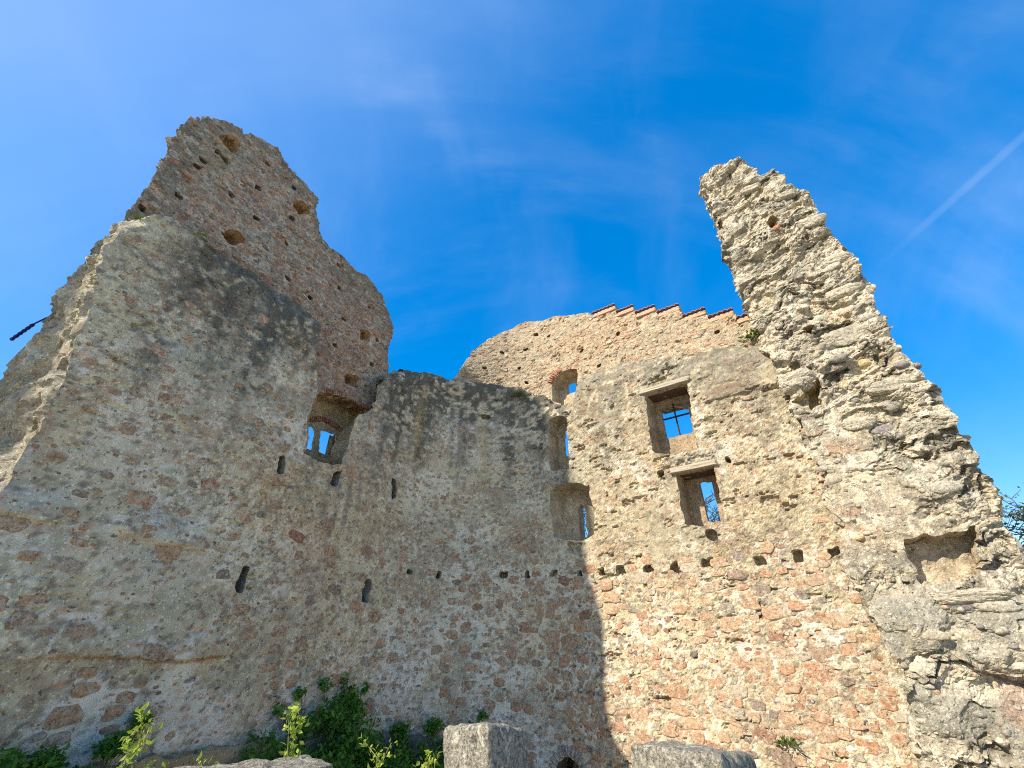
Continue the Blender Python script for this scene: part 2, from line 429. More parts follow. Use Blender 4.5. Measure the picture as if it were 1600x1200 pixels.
def mat_stone(name, cols, cover=0.5, attr=False):
    """rubble stone: tone per stone, grain, and mortar smeared over part of it"""
    m, t, b = new_mat(name)
    p = wpos(t)
    if attr:
        base = nd(t, 'ShaderNodeAttribute', attribute_name='col').outputs['Color']
    else:
        oi = nd(t, 'ShaderNodeObjectInfo')
        cr = nd(t, 'ShaderNodeValToRGB')
        cr.color_ramp.interpolation = 'LINEAR'
        e = cr.color_ramp.elements
        while len(e) < len(cols):
            e.new(0.5)
        for i, c in enumerate(cols):
            e[i].position = i / (len(cols) - 1)
            e[i].color = c + (1,)
        t.links.new(oi.outputs['Random'], cr.inputs['Fac'])
        base = cr.outputs['Color']
    n1 = tex_noise(t, p, 16.0, 7, 0.65)
    n2 = tex_noise(t, p, 60.0, 4, 0.7)
    c = mulval(t, base, rng(t, n1, 0.28, 0.72, 0.52, 1.42))
    c = mulval(t, c, rng(t, n2, 0.3, 0.7, 0.68, 1.3))
    n3 = tex_noise(t, p, 13.0, 8, 0.78)
    c = mixn(t, rng(t, n3, 0.62 - 0.16 * cover, 0.70 - 0.12 * cover, 0, 0.92, True), c, (0.47, 0.42, 0.32))
    n6 = tex_noise(t, p, 34.0, 3, 0.6)
    c = mulval(t, c, rng(t, n6, 0.58, 0.66, 1.0, 0.4, True))
    n5 = tex_noise(t, p, 7.0, 4, 0.6)
    c = mixn(t, rng(t, n5, 0.62, 0.72, 0, 0.6, True), c, (0.13, 0.11, 0.085))
    t.links.new(c, b.inputs['Base Color'])
    b.inputs['Roughness'].default_value = 0.93
    bump(t, b, addv(t, n1, n2, 0.7, 0.3), 0.8, 0.04)
    return m

def mat_plain(name, c1, c2, scale=20.0, rough=0.85, bdist=0.01, stretch=None):
    m, t, b = new_mat(name)
    if stretch:
        mp = nd(t, 'ShaderNodeMapping'); mp.inputs['Scale'].default_value = stretch
        tcx = nd(t, 'ShaderNodeTexCoord'); t.links.new(tcx.outputs['Object'], mp.inputs['Vector'])
        p = mp.outputs[0]
    else:
        p = wpos(t)
    n1 = tex_noise(t, p, scale, 7, 0.65)
    c = mixn(t, rng(t, n1, 0.3, 0.7, 0, 1, True), c1, c2)
    t.links.new(c, b.inputs['Base Color'])
    b.inputs['Roughness'].default_value = rough
    bump(t, b, n1, 0.6, bdist)
    return m

def mat_granite(name):
    m, t, b = new_mat(name)
    p = wpos(t)
    n1 = tex_noise(t, p, 55.0, 4, 0.75)
    n2 = tex_noise(t, p, 7.0, 5, 0.6)
    n3 = tex_noise(t, p, 120.0, 2, 0.6)
    c = mixn(t, rng(t, n1, 0.36, 0.62, 0, 1), (0.07, 0.065, 0.058), (0.34, 0.31, 0.245))
    c = mixn(t, rng(t, n2, 0.5, 0.68, 0, 0.55, True), c, (0.30, 0.285, 0.20))
    c = mixn(t, rng(t, n3, 0.58, 0.66, 0, 0.7), c, (0.06, 0.055, 0.05))
    n7 = tex_noise(t, p, 16.0, 6, 0.7)
    c = mixn(t, rng(t, n7, 0.56, 0.62, 0, 0.75, True), c, (0.46, 0.44, 0.36))
    n8 = tex_noise(t, p, 11.0, 6, 0.7)
    c = mixn(t, rng(t, n8, 0.57, 0.66, 0, 0.8, True), c, (0.055, 0.05, 0.048))
    t.links.new(c, b.inputs['Base Color'])
    b.inputs['Roughness'].default_value = 0.9
    bump(t, b, addv(t, n1, n3, 0.6, 0.4), 0.8, 0.02)
    return m

def mat_leaf(name, c1, c2, trans=0.35):
    m, t, b = new_mat(name)
    oi = nd(t, 'ShaderNodeNewGeometry')
    c = mixn(t, oi.outputs['Random Per Island'], c1, c2)
    t.links.new(c, b.inputs['Base Color'])
    b.inputs['Roughness'].default_value = 0.6
    tr = nd(t, 'ShaderNodeBsdfTranslucent')
    t.links.new(c, tr.inputs['Color'])
    mx = nd(t, 'ShaderNodeMixShader')
    mx.inputs[0].default_value = trans
    t.links.new(b.outputs[0], mx.inputs[1]); t.links.new(tr.outputs[0], mx.inputs[2])
    t.links.new(mx.outputs[0], t.nodes['Material Output'].inputs['Surface'])
    return m

M_WALL = mat_masonry('lime_mortar_masonry', 0.9, 0.9)
M_CORE = mat_masonry('rubble_core', 1.0, 1.0)
RED = [(0.35, 0.185, 0.105), (0.43, 0.255, 0.15), (0.38, 0.24, 0.145), (0.46, 0.30, 0.18), (0.36, 0.255, 0.16)]
MIXED = [(0.30, 0.15, 0.09), (0.25, 0.20, 0.15), (0.40, 0.24, 0.14), (0.42, 0.36, 0.27), (0.20, 0.16, 0.13)]
GREY = [(0.34, 0.31, 0.25), (0.44, 0.40, 0.31), (0.27, 0.25, 0.21), (0.48, 0.43, 0.33), (0.36, 0.31, 0.23)]
M_RED = mat_stone('red_sandstone', RED, 0.8)
M_MIX = mat_stone('mixed_rubble_stone', MIXED, 0.6)
M_BURIED = mat_stone('half_buried_red_stone', [(0.36, 0.20, 0.115), (0.42, 0.26, 0.15), (0.34, 0.22, 0.135), (0.30, 0.20, 0.13)], 0.9)
M_GREY = mat_stone('conglomerate_stone', GREY, 0.35)
M_SMALL = mat_stone('small_rubble', RED, 0.5, attr=True)
M_BRICK = mat_stone('old_brick', [(0.30, 0.12, 0.07), (0.40, 0.17, 0.09), (0.44, 0.23, 0.13), (0.36, 0.20, 0.12)], 0.15)
M_TILE = mat_plain('clay_roof_tile', (0.22, 0.085, 0.06), (0.38, 0.18, 0.12), 25)
M_TIMBER = mat_plain('weathered_timber', (0.22, 0.175, 0.12), (0.54, 0.475, 0.38), 6, 0.85, 0.01, (1.2, 14, 14))
M_TIMBER_D = mat_plain('dark_old_timber', (0.05, 0.030, 0.020), (0.13, 0.08, 0.05), 6, 0.85, 0.01, (1.2, 14, 14))
M_IRON = mat_plain('rusty_iron', (0.030, 0.016, 0.012), (0.085, 0.035, 0.022), 30, 0.7, 0.003)
M_CABLE = mat_plain('blue_fringed_rod', (0.015, 0.012, 0.06), (0.03, 0.02, 0.14), 30, 0.5, 0.002)  # dark rod, blue put into the colour to imitate lens colour fringing
M_GRANITE = mat_granite('lichen_speckled_granite')
M_GROUND = mat_plain('bounce_court_ground', (0.36, 0.32, 0.24), (0.52, 0.47, 0.36), 3, 0.95, 0.05)  # unseen court ground, made paler to bounce fill onto the shaded walls
M_LEAF_D = mat_leaf('ivy_leaf', (0.04, 0.14, 0.02), (0.16, 0.33, 0.05), 0.4)
M_LEAF_L = mat_leaf('young_leaf', (0.22, 0.32, 0.04), (0.46, 0.52, 0.10), 0.45)
M_LEAF_T = mat_leaf('tree_leaf', (0.07, 0.10, 0.025), (0.17, 0.18, 0.05), 0.35)
M_MOSS = mat_leaf('moss_leaf', (0.06, 0.10, 0.02), (0.14, 0.19, 0.04), 0.2)
M_BARK = mat_plain('bark', (0.05, 0.04, 0.03), (0.12, 0.10, 0.075), 25, 0.9, 0.01)
M_STEM = mat_plain('green_stem', (0.12, 0.14, 0.04), (0.2, 0.2, 0.07), 25, 0.8, 0.002)

# ------------------------------------------------------------------ wall relief and colour
LEDGE = np.array([p for p in SURVEY['left_low'][8:15]] + [p for p in SURVEY['mid_top'][1:]])
LEDGE = LEDGE[np.argsort(LEDGE[:, 0])]
def ledge_z(s):
    return np.interp(s, LEDGE[:, 0], LEDGE[:, 1])
UPT = np.array([p for p in SURVEY['upl'][5:32]]); UPT = UPT[np.argsort(UPT[:, 0])]

def grit(s, z, seed=0):
    return _h(np.round(s * 1000), np.round(z * 1000), 7000 + seed) - 0.5

def calm_f(s, z):
    """where a skin of plaster still smooths the wall"""
    return sst(-0.15, 0.25, fbm(s * 0.75 + 2.0, z * 0.8, 4, 55)) * (1 - 0.55 * sst(5.0, 4.4, z) * sst(4.6, 5.6, s))

def disp_low(s, z):
    rough = 0.66 + 0.55 * sst(4.6, 6.2, s)
    rough = rough * (1.12 - 0.62 * calm_f(s, z))
    d = 0.05 * fbm(s * 0.45, z * 0.5, 3, 3)
    d = d + 0.014 * rough * fbm(s * 2.2, z * 3.2, 4, 21)
    d = d + 0.013 * rough * fbm(s * 7, z * 9, 4, 31, 0.65) + 0.007 * rough * grit(s, z)
    f1, f2, w = worley(s * 4.2 + fbm(s * 3, z * 3, 2, 5) * 0.3, z * 9.5, 41)
    lump = sst(0.04, 0.3, f2 - f1) * (w - 0.25)
    reg = 0.45 + 0.55 * sst(-0.3, 0.5, fbm(s * 0.8, z * 0.9, 3, 51))
    reg = reg * (1 - 0.45 * sst(4.9, 5.3, z) * sst(5.0, 6.0, s))
    rough = rough * (1 - 0.30 * sst(4.9, 5.4, z) * sst(5.0, 6.0, s) * sst(-0.5, 0.3, fbm(s * 0.7, z * 0.8, 2, 52)))
    d = d + 0.017 * rough * reg * lump
    pit = sst(0.62, 0.82, fbm(s * 3.0, z * 8.5, 4, 61, 0.6))
    d = d - 0.06 * rough * pit
    k1, k2, u = worley(s * 12.0 + 0.3 * fbm(s * 6, z * 6, 2, 63), z * 17.0, 64)
    d = d + 0.016 * rough * reg * sst(0.0, 0.35, k2 - k1) * (u - 0.45)
    # eroded arris under the ledge
    d = d - 0.10 * sst(0.35, 0.0, ledge_z(s) - z) * (0.5 + 0.5 * fbm(s * 2, z * 2, 2, 66))
    # offsets in the plaster of the left wall
    lz = 4.47 - 0.08 * (s + 4.775) + 0.03 * fbm(s * 3, s * 0, 2, 71)
    d = d + 0.075 * sst(-0.02, 0.02, z - lz) * sst(0.5, 0.05, z - lz) * sst(-4.95, -4.75, s) * sst(-3.5, -3.8, s)
    lz2 = 4.46 + 0.03 * fbm(s * 3, s * 0, 2, 72)
    d = d + 0.06 * sst(-0.02, 0.02, z - lz2) * sst(0.4, 0.05, z - lz2) * sst(-5.3, -5.6, s)
    lz3 = 2.99 + 0.05 * fbm(s * 1.2, s * 0, 3, 73)
    d = d + 0.06 * sst(-0.02, 0.015, z - lz3) * sst(0.45, 0.03, z - lz3) * sst(-2.3, -2.9, s) * sst(-5.4, -4.9, s)
    # a projecting course east of the upper lintel window and the rough band between the windows
    lz4 = 8.09 + 0.03 * fbm(s * 2.5, s * 0, 3, 74)
    d = d + 0.085 * sst(-0.03, 0.02, z - lz4) * sst(0.55, 0.03, z - lz4) * sst(9.15, 9.4, s) * (0.55 + 0.45 * vn(s * 5, s * 0, 75))
    band = sst(6.62, 6.72, z) * sst(6.98, 6.9, z) * sst(7.9, 8.1, s) * sst(9.35, 9.2, s)
    d = d + band * (0.04 + 0.05 * fbm(s * 9, z * 12, 3, 76))
    return d

def col_low(s, z):
    n1 = fbm(s * 0.5, z * 0.55, 4, 101); n2 = fbm(s * 2.0, z * 2.3, 4, 103); n3 = fbm(s * 8, z * 9, 3, 107)
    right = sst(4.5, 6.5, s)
    base = np.zeros(np.shape(s) + (3,)) + np.array([0.44, 0.385, 0.255])
    base = mixc3(base, (0.45, 0.375, 0.245), right * 0.9)
    base = mixc3(base, (0.35, 0.33, 0.24), sst(0.0, 0.7, n1 + 0.3 * n2) * 0.8 * (1 - 0.5 * right))
    base = mixc3(base, (0.48, 0.395, 0.255), sst(0.1, 0.9, -n1 + 0.4 * n2) * 0.6)
    # pale lime
    wl = sst(0.36, 0.46, n2 * 0.7 + n3 * 0.45 + 0.25 * fbm(s * 0.7, z * 0.9, 2, 111))
    base = mixc3(base, (0.63, 0.57, 0.45), wl * (0.42 + 0.55 * sst(4.2, 2.6, z) * sst(-1.5, -3.0, s) + 0.25 * right))
    bl = fbm(s * 0.75 + 3, z * 0.9, 4, 116)
    base = mixc3(base, (0.60, 0.56, 0.46), 0.65 * sst(0.26, 0.38, bl + 0.35 * n3 + 0.2 * n2) * (1 - right) * (0.5 + 0.5 * sst(4.6, 2.8, z)))
    base = mixc3(base, (0.27, 0.20, 0.13), 0.5 * sst(0.3, 0.5, -bl + 0.4 * n3) * (1 - 0.6 * right))
    # lines of pale pointing where the render has fallen away
    q1, q2, qw = worley(s * 3.2 + 0.35 * n2, z * 5.2 + 0.35 * n3, 113)
    lines = sst(0.15, 0.03, q2 - q1) * sst(0.05, 0.5, fbm(s * 0.9, z * 1.1, 3, 114) + 0.35 * sst(4.3, 2.5, z) + 0.3 * right * sst(5.0, 4.4, z))
    base = mixc3(base, (0.66, 0.60, 0.47), lines * 0.85)
    # pinkish brick dust
    rd = sst(0.15, 0.6, fbm(s * 1.1, z * 1.4, 4, 121)) * sst(-0.3, 0.5, n3)
    base = mixc3(base, (0.34, 0.215, 0.135), rd * (0.55 + 0.25 * sst(5.0, 4.2, z) * right))
    f1, f2, w = worley(s * 6.0 + 0.3 * n2, z * 9.0, 131)
    st = sst(0.10, 0.3, f2 - f1) * (w > 0.62) * sst(-0.5, 0.3, n2)
    base = mixc3(base, (0.36, 0.205, 0.125), st * (w - 0.4) * 1.1)
    st2 = sst(0.10, 0.3, f2 - f1) * (w < 0.2)
    base = mixc3(base, (0.22, 0.19, 0.145), st2 * 0.6)
    h1, h2, hw = worley(s * 11.0 + 0.3 * n2, z * 15.0, 133)
    hs_ = sst(0.08, 0.3, h2 - h1)
    base = mixc3(base, (0.19, 0.15, 0.11), hs_ * (hw > 0.86) * 0.75)
    base = mixc3(base, (0.55, 0.50, 0.40), hs_ * (hw < 0.10) * 0.6)
    # weathering: black lichen hanging down from the ledge
    below = ledge_z(s) - z
    streak = vn(s * 2.4, z * 0.25, 141) * 0.6 + vn(s * 7, z * 0.5, 142) * 0.4
    lg = sst(3.5, 0.7, below + (streak - 0.5) * 3.2 + 1.0 * n2) * sst(-0.7, 0.4, n2 + 0.9 * n3 + 0.4)
    lg = np.maximum(lg, 0.95 * sst(1.15, 0.3, below + 0.5 * n2) * (s < -2.6)) * (1 - 0.45 * sst(5.0, 5.8, s)) * sst(-6.3, -5.2, s)
    base = mixc3(base, (0.075, 0.073, 0.058), 0.92 * lg * sst(-0.9, 0.2, n3 + 0.4))
    grey = sst(0.9, 0.05, below + 0.4 * n2) * sst(5.4, 6.2, s)
    base = mixc3(base, (0.27, 0.255, 0.20), 0.65 * grey * sst(-0.6, 0.4, n2 + n3))
    # run-off streaks under the twin window and on the rounded corner
    for sx, w_, z0, z1, k in ((-1.55, 0.10, 6.4, 4.9, 0.6), (-1.25, 0.07, 6.4, 4.6, 0.75), (-0.95, 0.08, 6.5, 5.0, 0.6), (-0.65, 0.07, 6.8, 5.4, 0.5), (-0.25, 0.2, 8.8, 6.2, 0.7), (2.25, 0.09, 9.4, 6.6, 0.55), (2.05, 0.07, 9.0, 7.0, 0.35), (-3.9, 0.12, 8.8, 7.0, 0.6), (0.4, 0.12, 9.6, 7.8, 0.6), (-5.35, 0.14, 7.3, 6.3, 0.5)):
        g = np.exp(-((s - sx - 0.04 * fbm(z * 2, z * 0, 2, 151)) / w_) ** 2) * sst(z1, z1 + 0.7, z) * sst(z0 + 0.1, z0 - 0.3, z)
        base = mixc3(base, (0.10, 0.098, 0.085), k * g * sst(-0.7, 0.4, n3 + 0.5))
    base = mixc3(base, (0.24, 0.22, 0.165), 0.6 * sst(6.62, 6.72, z) * sst(6.98, 6.9, z) * sst(7.8, 8.1, s) * sst(9.4, 9.2, s) * sst(-0.6, 0.4, n3 + n2))
    lz3 = 2.99 + 0.05 * fbm(s * 1.2, s * 0, 3, 73)
    base = mixc3(base, (0.20, 0.11, 0.06), 0.75 * np.exp(-((z - lz3 + 0.01) / 0.022) ** 2) * sst(-2.3, -2.9, s) * sst(-5.2, -4.7, s) * sst(-0.5, 0.2, n2 + 0.4))
    # yellow lichen
    for sx, zx, w_, h_ in ((3.0, 8.0, 0.16, 0.9), (0.95, 8.6, 0.14, 0.8), (-2.9, 5.6, 0.1, 0.3), (5.9, 5.9, 0.2, 0.2)):
        g = np.exp(-((s - sx) / w_) ** 2 - ((z - zx) / h_) ** 2)
        base = mixc3(base, (0.36, 0.27, 0.12), 0.6 * g)
    shade_lift = (1.27 - right * (0.35 - 0.16 * sst(5.0, 4.3, z)))[..., None]  # painted fill light: colour brightened on the shaded left, dimmed on the sunlit right
    return np.clip(base * shade_lift, 0.02, 0.74)

def disp_up(s, z):
    d = 0.05 * fbm(s * 0.5, z * 0.5, 3, 203) + 0.02 * fbm(s * 3, z * 4, 3, 207)
    f1, f2, w = worley(s * 6.0, z * 10.0, 211)
    d = d + 0.026 * sst(0.02, 0.2, f2 - f1) * (w - 0.2) + 0.009 * grit(s, z, 1)
    d = d - 0.05 * sst(0.6, 0.85, fbm(s * 5, z * 7, 4, 217, 0.6))
    return d

def col_upl(s, z):
    n1 = fbm(s * 0.6, z * 0.6, 4, 301); n2 = fbm(s * 2.4, z * 2.6, 4, 303); n3 = fbm(s * 9, z * 10, 3, 305)
    base = np.zeros(np.shape(s) + (3,)) + np.array([0.46, 0.36, 0.25])
    f1, f2, w = worley(s * 6.0, z * 10.0, 211)
    f = sst(0.06, 0.2, f2 - f1)
    base = mixc3(base, (0.33, 0.17, 0.105), f * (w > 0.7) * 0.75)
    base = mixc3(base, (0.23, 0.185, 0.145), f * ((w > 0.4) & (w <= 0.68)) * 0.7)
    base = mixc3(base, (0.46, 0.42, 0.34), f * (w < 0.16) * 0.7)
    base = mixc3(base, (0.36, 0.21, 0.14), sst(0.1, 0.8, n1) * 0.5)
    top = np.interp(s, UPT[:, 0], UPT[:, 1]) - z
    edge = np.maximum(sst(1.3, 0.0, top + 0.6 * n2), sst(1.1, 0.0, s + 6.5 + 0.5 * n2))
    base = mixc3(base, (0.175, 0.17, 0.125), 0.85 * edge * sst(-0.8, 0.3, n2 + n3 + 0.3))
    base = mixc3(base, (0.30, 0.26, 0.12), 0.6 * np.exp(-((s + 5.7) / 0.22) ** 2 - ((z - 12.2) / 0.45) ** 2))
    return base

def col_upr(s, z):
    n1 = fbm(s * 0.6, z * 0.6, 4, 401); n2 = fbm(s * 2.4, z * 2.6, 4, 403); n3 = fbm(s * 9, z * 10, 3, 405)
    base = np.zeros(np.shape(s) + (3,)) + np.array([0.40, 0.33, 0.225])
    f1, f2, w = worley(s * 6.0, z * 10.0, 211)
    f = sst(0.05, 0.2, f2 - f1)
    base = mixc3(base, (0.41, 0.27, 0.17), f * (w > 0.62) * 0.6)
    base = mixc3(base, (0.35, 0.295, 0.215), f * (w < 0.25) * 0.7)
    base = mixc3(base, (0.43, 0.275, 0.17), sst(0.1, 0.8, n1 + 0.3 * n2) * 0.45 * sst(9.5, 8.0, s) )
    base = mixc3(base, (0.29, 0.27, 0.21), sst(0.2, 0.8, n2 - 0.2) * 0.6)
    return base

def ridged(x, y, octv, seed):
    t = 0; a = 1.0; n = 0
    for i in range(octv):
        t = t + a * (1 - np.abs(vn(x, y, seed + i * 19) * 2 - 1)); n += a
        a *= 0.55; x = x * 2.1 + 3.3; y = y * 2.1 + 7.9
    return t / n

BIG = ((11.48, 3.42, 0.50, 0.42, 0.16), (12.42, 3.22, 0.62, 0.42, 0.15), (11.42, 2.35, 0.42, 0.34, 0.09), (12.35, 2.2, 0.6, 0.4, 0.09))
def big_blocks(s, z):
    """the large conglomerate blocks at the foot of the stub: bulge and coverage"""
    e = 0.16 * fbm(s * 2.2, z * 2.2, 4, 571)
    h = np.zeros(np.shape(s)); m = np.zeros(np.shape(s))
    for cx, cz_, a, c, k in BIG:
        r = (np.abs((s - cx) / a) ** 3 + np.abs((z - cz_) / c) ** 3) ** (1 / 3.0) + e
        h = np.maximum(h, k * np.sqrt(np.clip(1 - r, 0, 1)) * 1.25); m = np.maximum(m, sst(1.0, 0.9, r))
    return h, m

def disp_pil(s, z):
    wn1 = fbm(s * 1.6, z * 1.6, 4, 501); wn2 = fbm(s * 1.6, z * 1.6, 4, 503)
    ws = s + 0.26 * wn1; wz = z + 0.26 * wn2 - 0.18 * (s - 12)
    sheet = sst(-0.05, 0.35, fbm(s * 0.9, z * 0.8, 3, 531))          # where mortar sheets smooth the face
    d = 0.13 * fbm(s * 0.9, z * 1.1, 3, 533)
    ph = wz * 1.15 + 0.6 * fbm(s * 0.8, z * 0.7, 3, 505)
    saw = ph - np.floor(ph)
    d = d + 0.065 * (saw ** 1.2 - sst(0.84, 1.0, saw)) * sst(0.25, 0.8, vn(s * 1.4, np.floor(ph) * 3.1, 507))
    f1, f2, w = worley(ws * 1.5, wz * 2.2, 511)
    d = d + 0.20 * sst(0.0, 0.22, f2 - f1) * (w - 0.45)
    g1, g2, v = worley(ws * 4.2 + 0.4 * wn2, wz * 6.5, 513)
    d = d + 0.075 * sst(0.0, 0.2, g2 - g1) * (v - 0.4) * (1 - 0.7 * sheet)
    k1, k2, u = worley(ws * 13.0, wz * 18.0, 515)
    d = d + 0.03 * sst(0.0, 0.3, k2 - k1) * (u - 0.4) * (1 - 0.6 * sheet)
    d = d + 0.10 * (ridged(s * 1.3, z * 1.8, 5, 521) - 0.6) * (1 - 0.5 * sheet) + 0.05 * fbm(s * 3, z * 4, 5, 517, 0.62) + 0.012 * grit(s, z, 2)
    crack = sst(0.55, 0.8, fbm(s * 2.2, wz * 4.5, 4, 541, 0.6))
    d = d - 0.09 * crack * (1 - 0.4 * sheet)
    calm = sst(1.7, 0.8, (s - 10.95) + 0.25 * (z - 5.8)) * sst(7.8, 6.8, z) * sst(3.9, 4.4, z)
    d = d * (1 - 0.75 * calm)
    hb, mb = big_blocks(s, z)
    d = d * (1 - 0.6 * mb) + hb + 0.05 * sst(4.1, 3.6, z) - 0.02
    return d

def col_pil(s, z):
    n1 = fbm(s * 0.8, z * 0.8, 4, 601); n2 = fbm(s * 2.6, z * 3.0, 5, 603, 0.6); n3 = fbm(s * 11, z * 13, 4, 605, 0.65)
    base = np.zeros(np.shape(s) + (3,)) + np.array([0.53, 0.465, 0.345])
    wn2 = fbm(s * 1.6, z * 1.6, 4, 503); wz = z + 0.26 * wn2 - 0.18 * (s - 12); ws = s + 0.26 * fbm(s * 1.6, z * 1.6, 4, 501)
    f1, f2, w = worley(ws * 1.5, wz * 2.2, 511)
    base = mixc3(base, (0.31, 0.29, 0.225), sst(0.35, 0.75, w) * sst(0.0, 0.2, f2 - f1) * 0.75 * sst(-0.5, 0.4, n2 + 0.4 * n3 + 0.2))
    base = mixc3(base, (0.50, 0.42, 0.27), sst(0.3, 0.1, w) * 0.6)
    g1, g2, v = worley(ws * 4.2 + 0.4 * wn2, wz * 6.5, 513)
    gs = sst(0.03, 0.2, g2 - g1)
    base = mixc3(base, (0.33, 0.29, 0.21), gs * (v > 0.66) * 0.6)
    base = mixc3(base, (0.55, 0.50, 0.385), gs * (v < 0.25) * 0.6)
    k1, k2, u = worley(ws * 13.0, wz * 18.0, 515)
    ks = sst(0.05, 0.25, k2 - k1)
    base = mixc3(base, (0.24, 0.205, 0.16), ks * (u > 0.66) * 0.6)
    base = mixc3(base, (0.58, 0.53, 0.42), ks * (u < 0.2) * 0.6)
    base = mixc3(base, (0.15, 0.143, 0.112), sst(0.15, 0.6, n2 + 0.45 * n3 + 0.2 * sst(7, 13, z)) * 0.55)
    base = mixc3(base, (0.12, 0.11, 0.085), 0.6 * sst(0.5, 0.75, fbm(s * 2.2, wz * 4.5, 4, 541, 0.6)))
    base = mixc3(base, (0.47, 0.31, 0.195), sst(0.1, 0.6, n2) * 0.6 * sst(7.3, 6.5, z) * sst(4.2, 5.0, z) * sst(12.2, 11.4, s))
    mb = big_blocks(s, z)[1]
    base = mixc3(base, (0.30, 0.285, 0.23), 0.75 * mb * sst(-0.7, 0.2, n2 + 0.6 * n3 + 0.3))
    base = mixc3(base, (0.33, 0.20, 0.145), 0.6 * sst(3.2, 2.4, z) * sst(-0.1, 0.5, n1 + 0.4 * n2))
    return base

# ------------------------------------------------------------------ wall builder
def ring_edges(mask, owner):
    """boundary edges of kept cells: (i0,j0,i1,j1, owner of the cell on the other side)"""
    ns, nz = mask.shape
    res = []
    pad = np.zeros((ns + 2, nz + 2), bool); pad[1:-1, 1:-1] = mask
    po = np.full((ns + 2, nz + 2), -1); po[1:-1, 1:-1] = owner
    I, J = np.where(mask)
    for di, dj, e in ((-1, 0, (0, 1, 0, 0)), (1, 0, (1, 0, 1, 1)), (0, -1, (0, 0, 1, 0)), (0, 1, (1, 1, 0, 1))):
        nb = ~pad[I + 1 + di, J + 1 + dj]
        ii, jj = I[nb], J[nb]
        ow = po[ii + 1 + di, jj + 1 + dj]
        res.append(np.stack([ii + e[0], jj + e[1], ii + e[2], jj + e[3], ow], 1))
    return np.concatenate(res)

def cells_mesh(mask, idx):
    I, J = np.where(mask)
    return np.stack([idx[I, J], idx[I + 1, J], idx[I + 1, J + 1], idx[I, J + 1]], 1)

def compact(V, F, C):
    u, inv = np.unique(F, return_inverse=True)
    return V[u], inv.reshape(F.shape), C[u]

def loft(acc, S, Z, D, edges, nz1, depth, tgt, o, colf, noise, seed, step=0.07, seal=True, Zs=None):
    """walls of an opening or the broken edge: from the boundary edges back to depth"""
    vid = edges[:, 0] * nz1 + edges[:, 1]; wid = edges[:, 2] * nz1 + edges[:, 3]
    u, inv = np.unique(np.concatenate([vid, wid]), return_inverse=True)
    a = inv[:len(vid)]; b = inv[len(vid):]
    s0 = S.ravel()[u]; z0 = Z.ravel()[u]; d0 = D.ravel()[u]
    r = tgt(s0, z0)
    if Zs is not None:
        z0 = Zs.ravel()[u]
    s1, z1 = r[0], r[1]
    dep = depth * (r[2] if len(r) > 2 else np.ones_like(s0))
    n = max(1, int(math.ceil(depth / step)))
    Vs = []; Cs = []
    for k in range(n + 1):
        f = k / n
        amp = noise * min(1.0, f * n / 1.5) * (0.0 if (seal and k == n) else 1.0)
        w = f * depth
        sk = s0 + (s1 - s0) * f + amp * (fbm(s0 * 4 + w * 5, z0 * 4 + w * 2, 3, seed) + 0.3 * fbm(s0 * 9 + w * 9, z0 * 9 - w * 6, 4, seed + 3, 0.6))
        zk = z0 + (z1 - z0) * f + amp * (fbm(s0 * 4 - w * 2, z0 * 4 + w * 5, 3, seed + 5) + 0.3 * fbm(s0 * 9 - w * 6, z0 * 9 + w * 9, 4, seed + 8, 0.6))
        off = o + f * dep - d0 * (1 - f)
        Vs.append(P(sk, zk, off)); Cs.append(colf(sk + w * 0.7, zk + 0.3 * w))
    m = len(u)
    Fs = []
    for k in range(n):
        Fs.append(np.stack([k * m + b, k * m + a, (k + 1) * m + a, (k + 1) * m + b], 1))
    acc.add(np.concatenate(Vs), np.concatenate(Fs), np.concatenate(Cs))

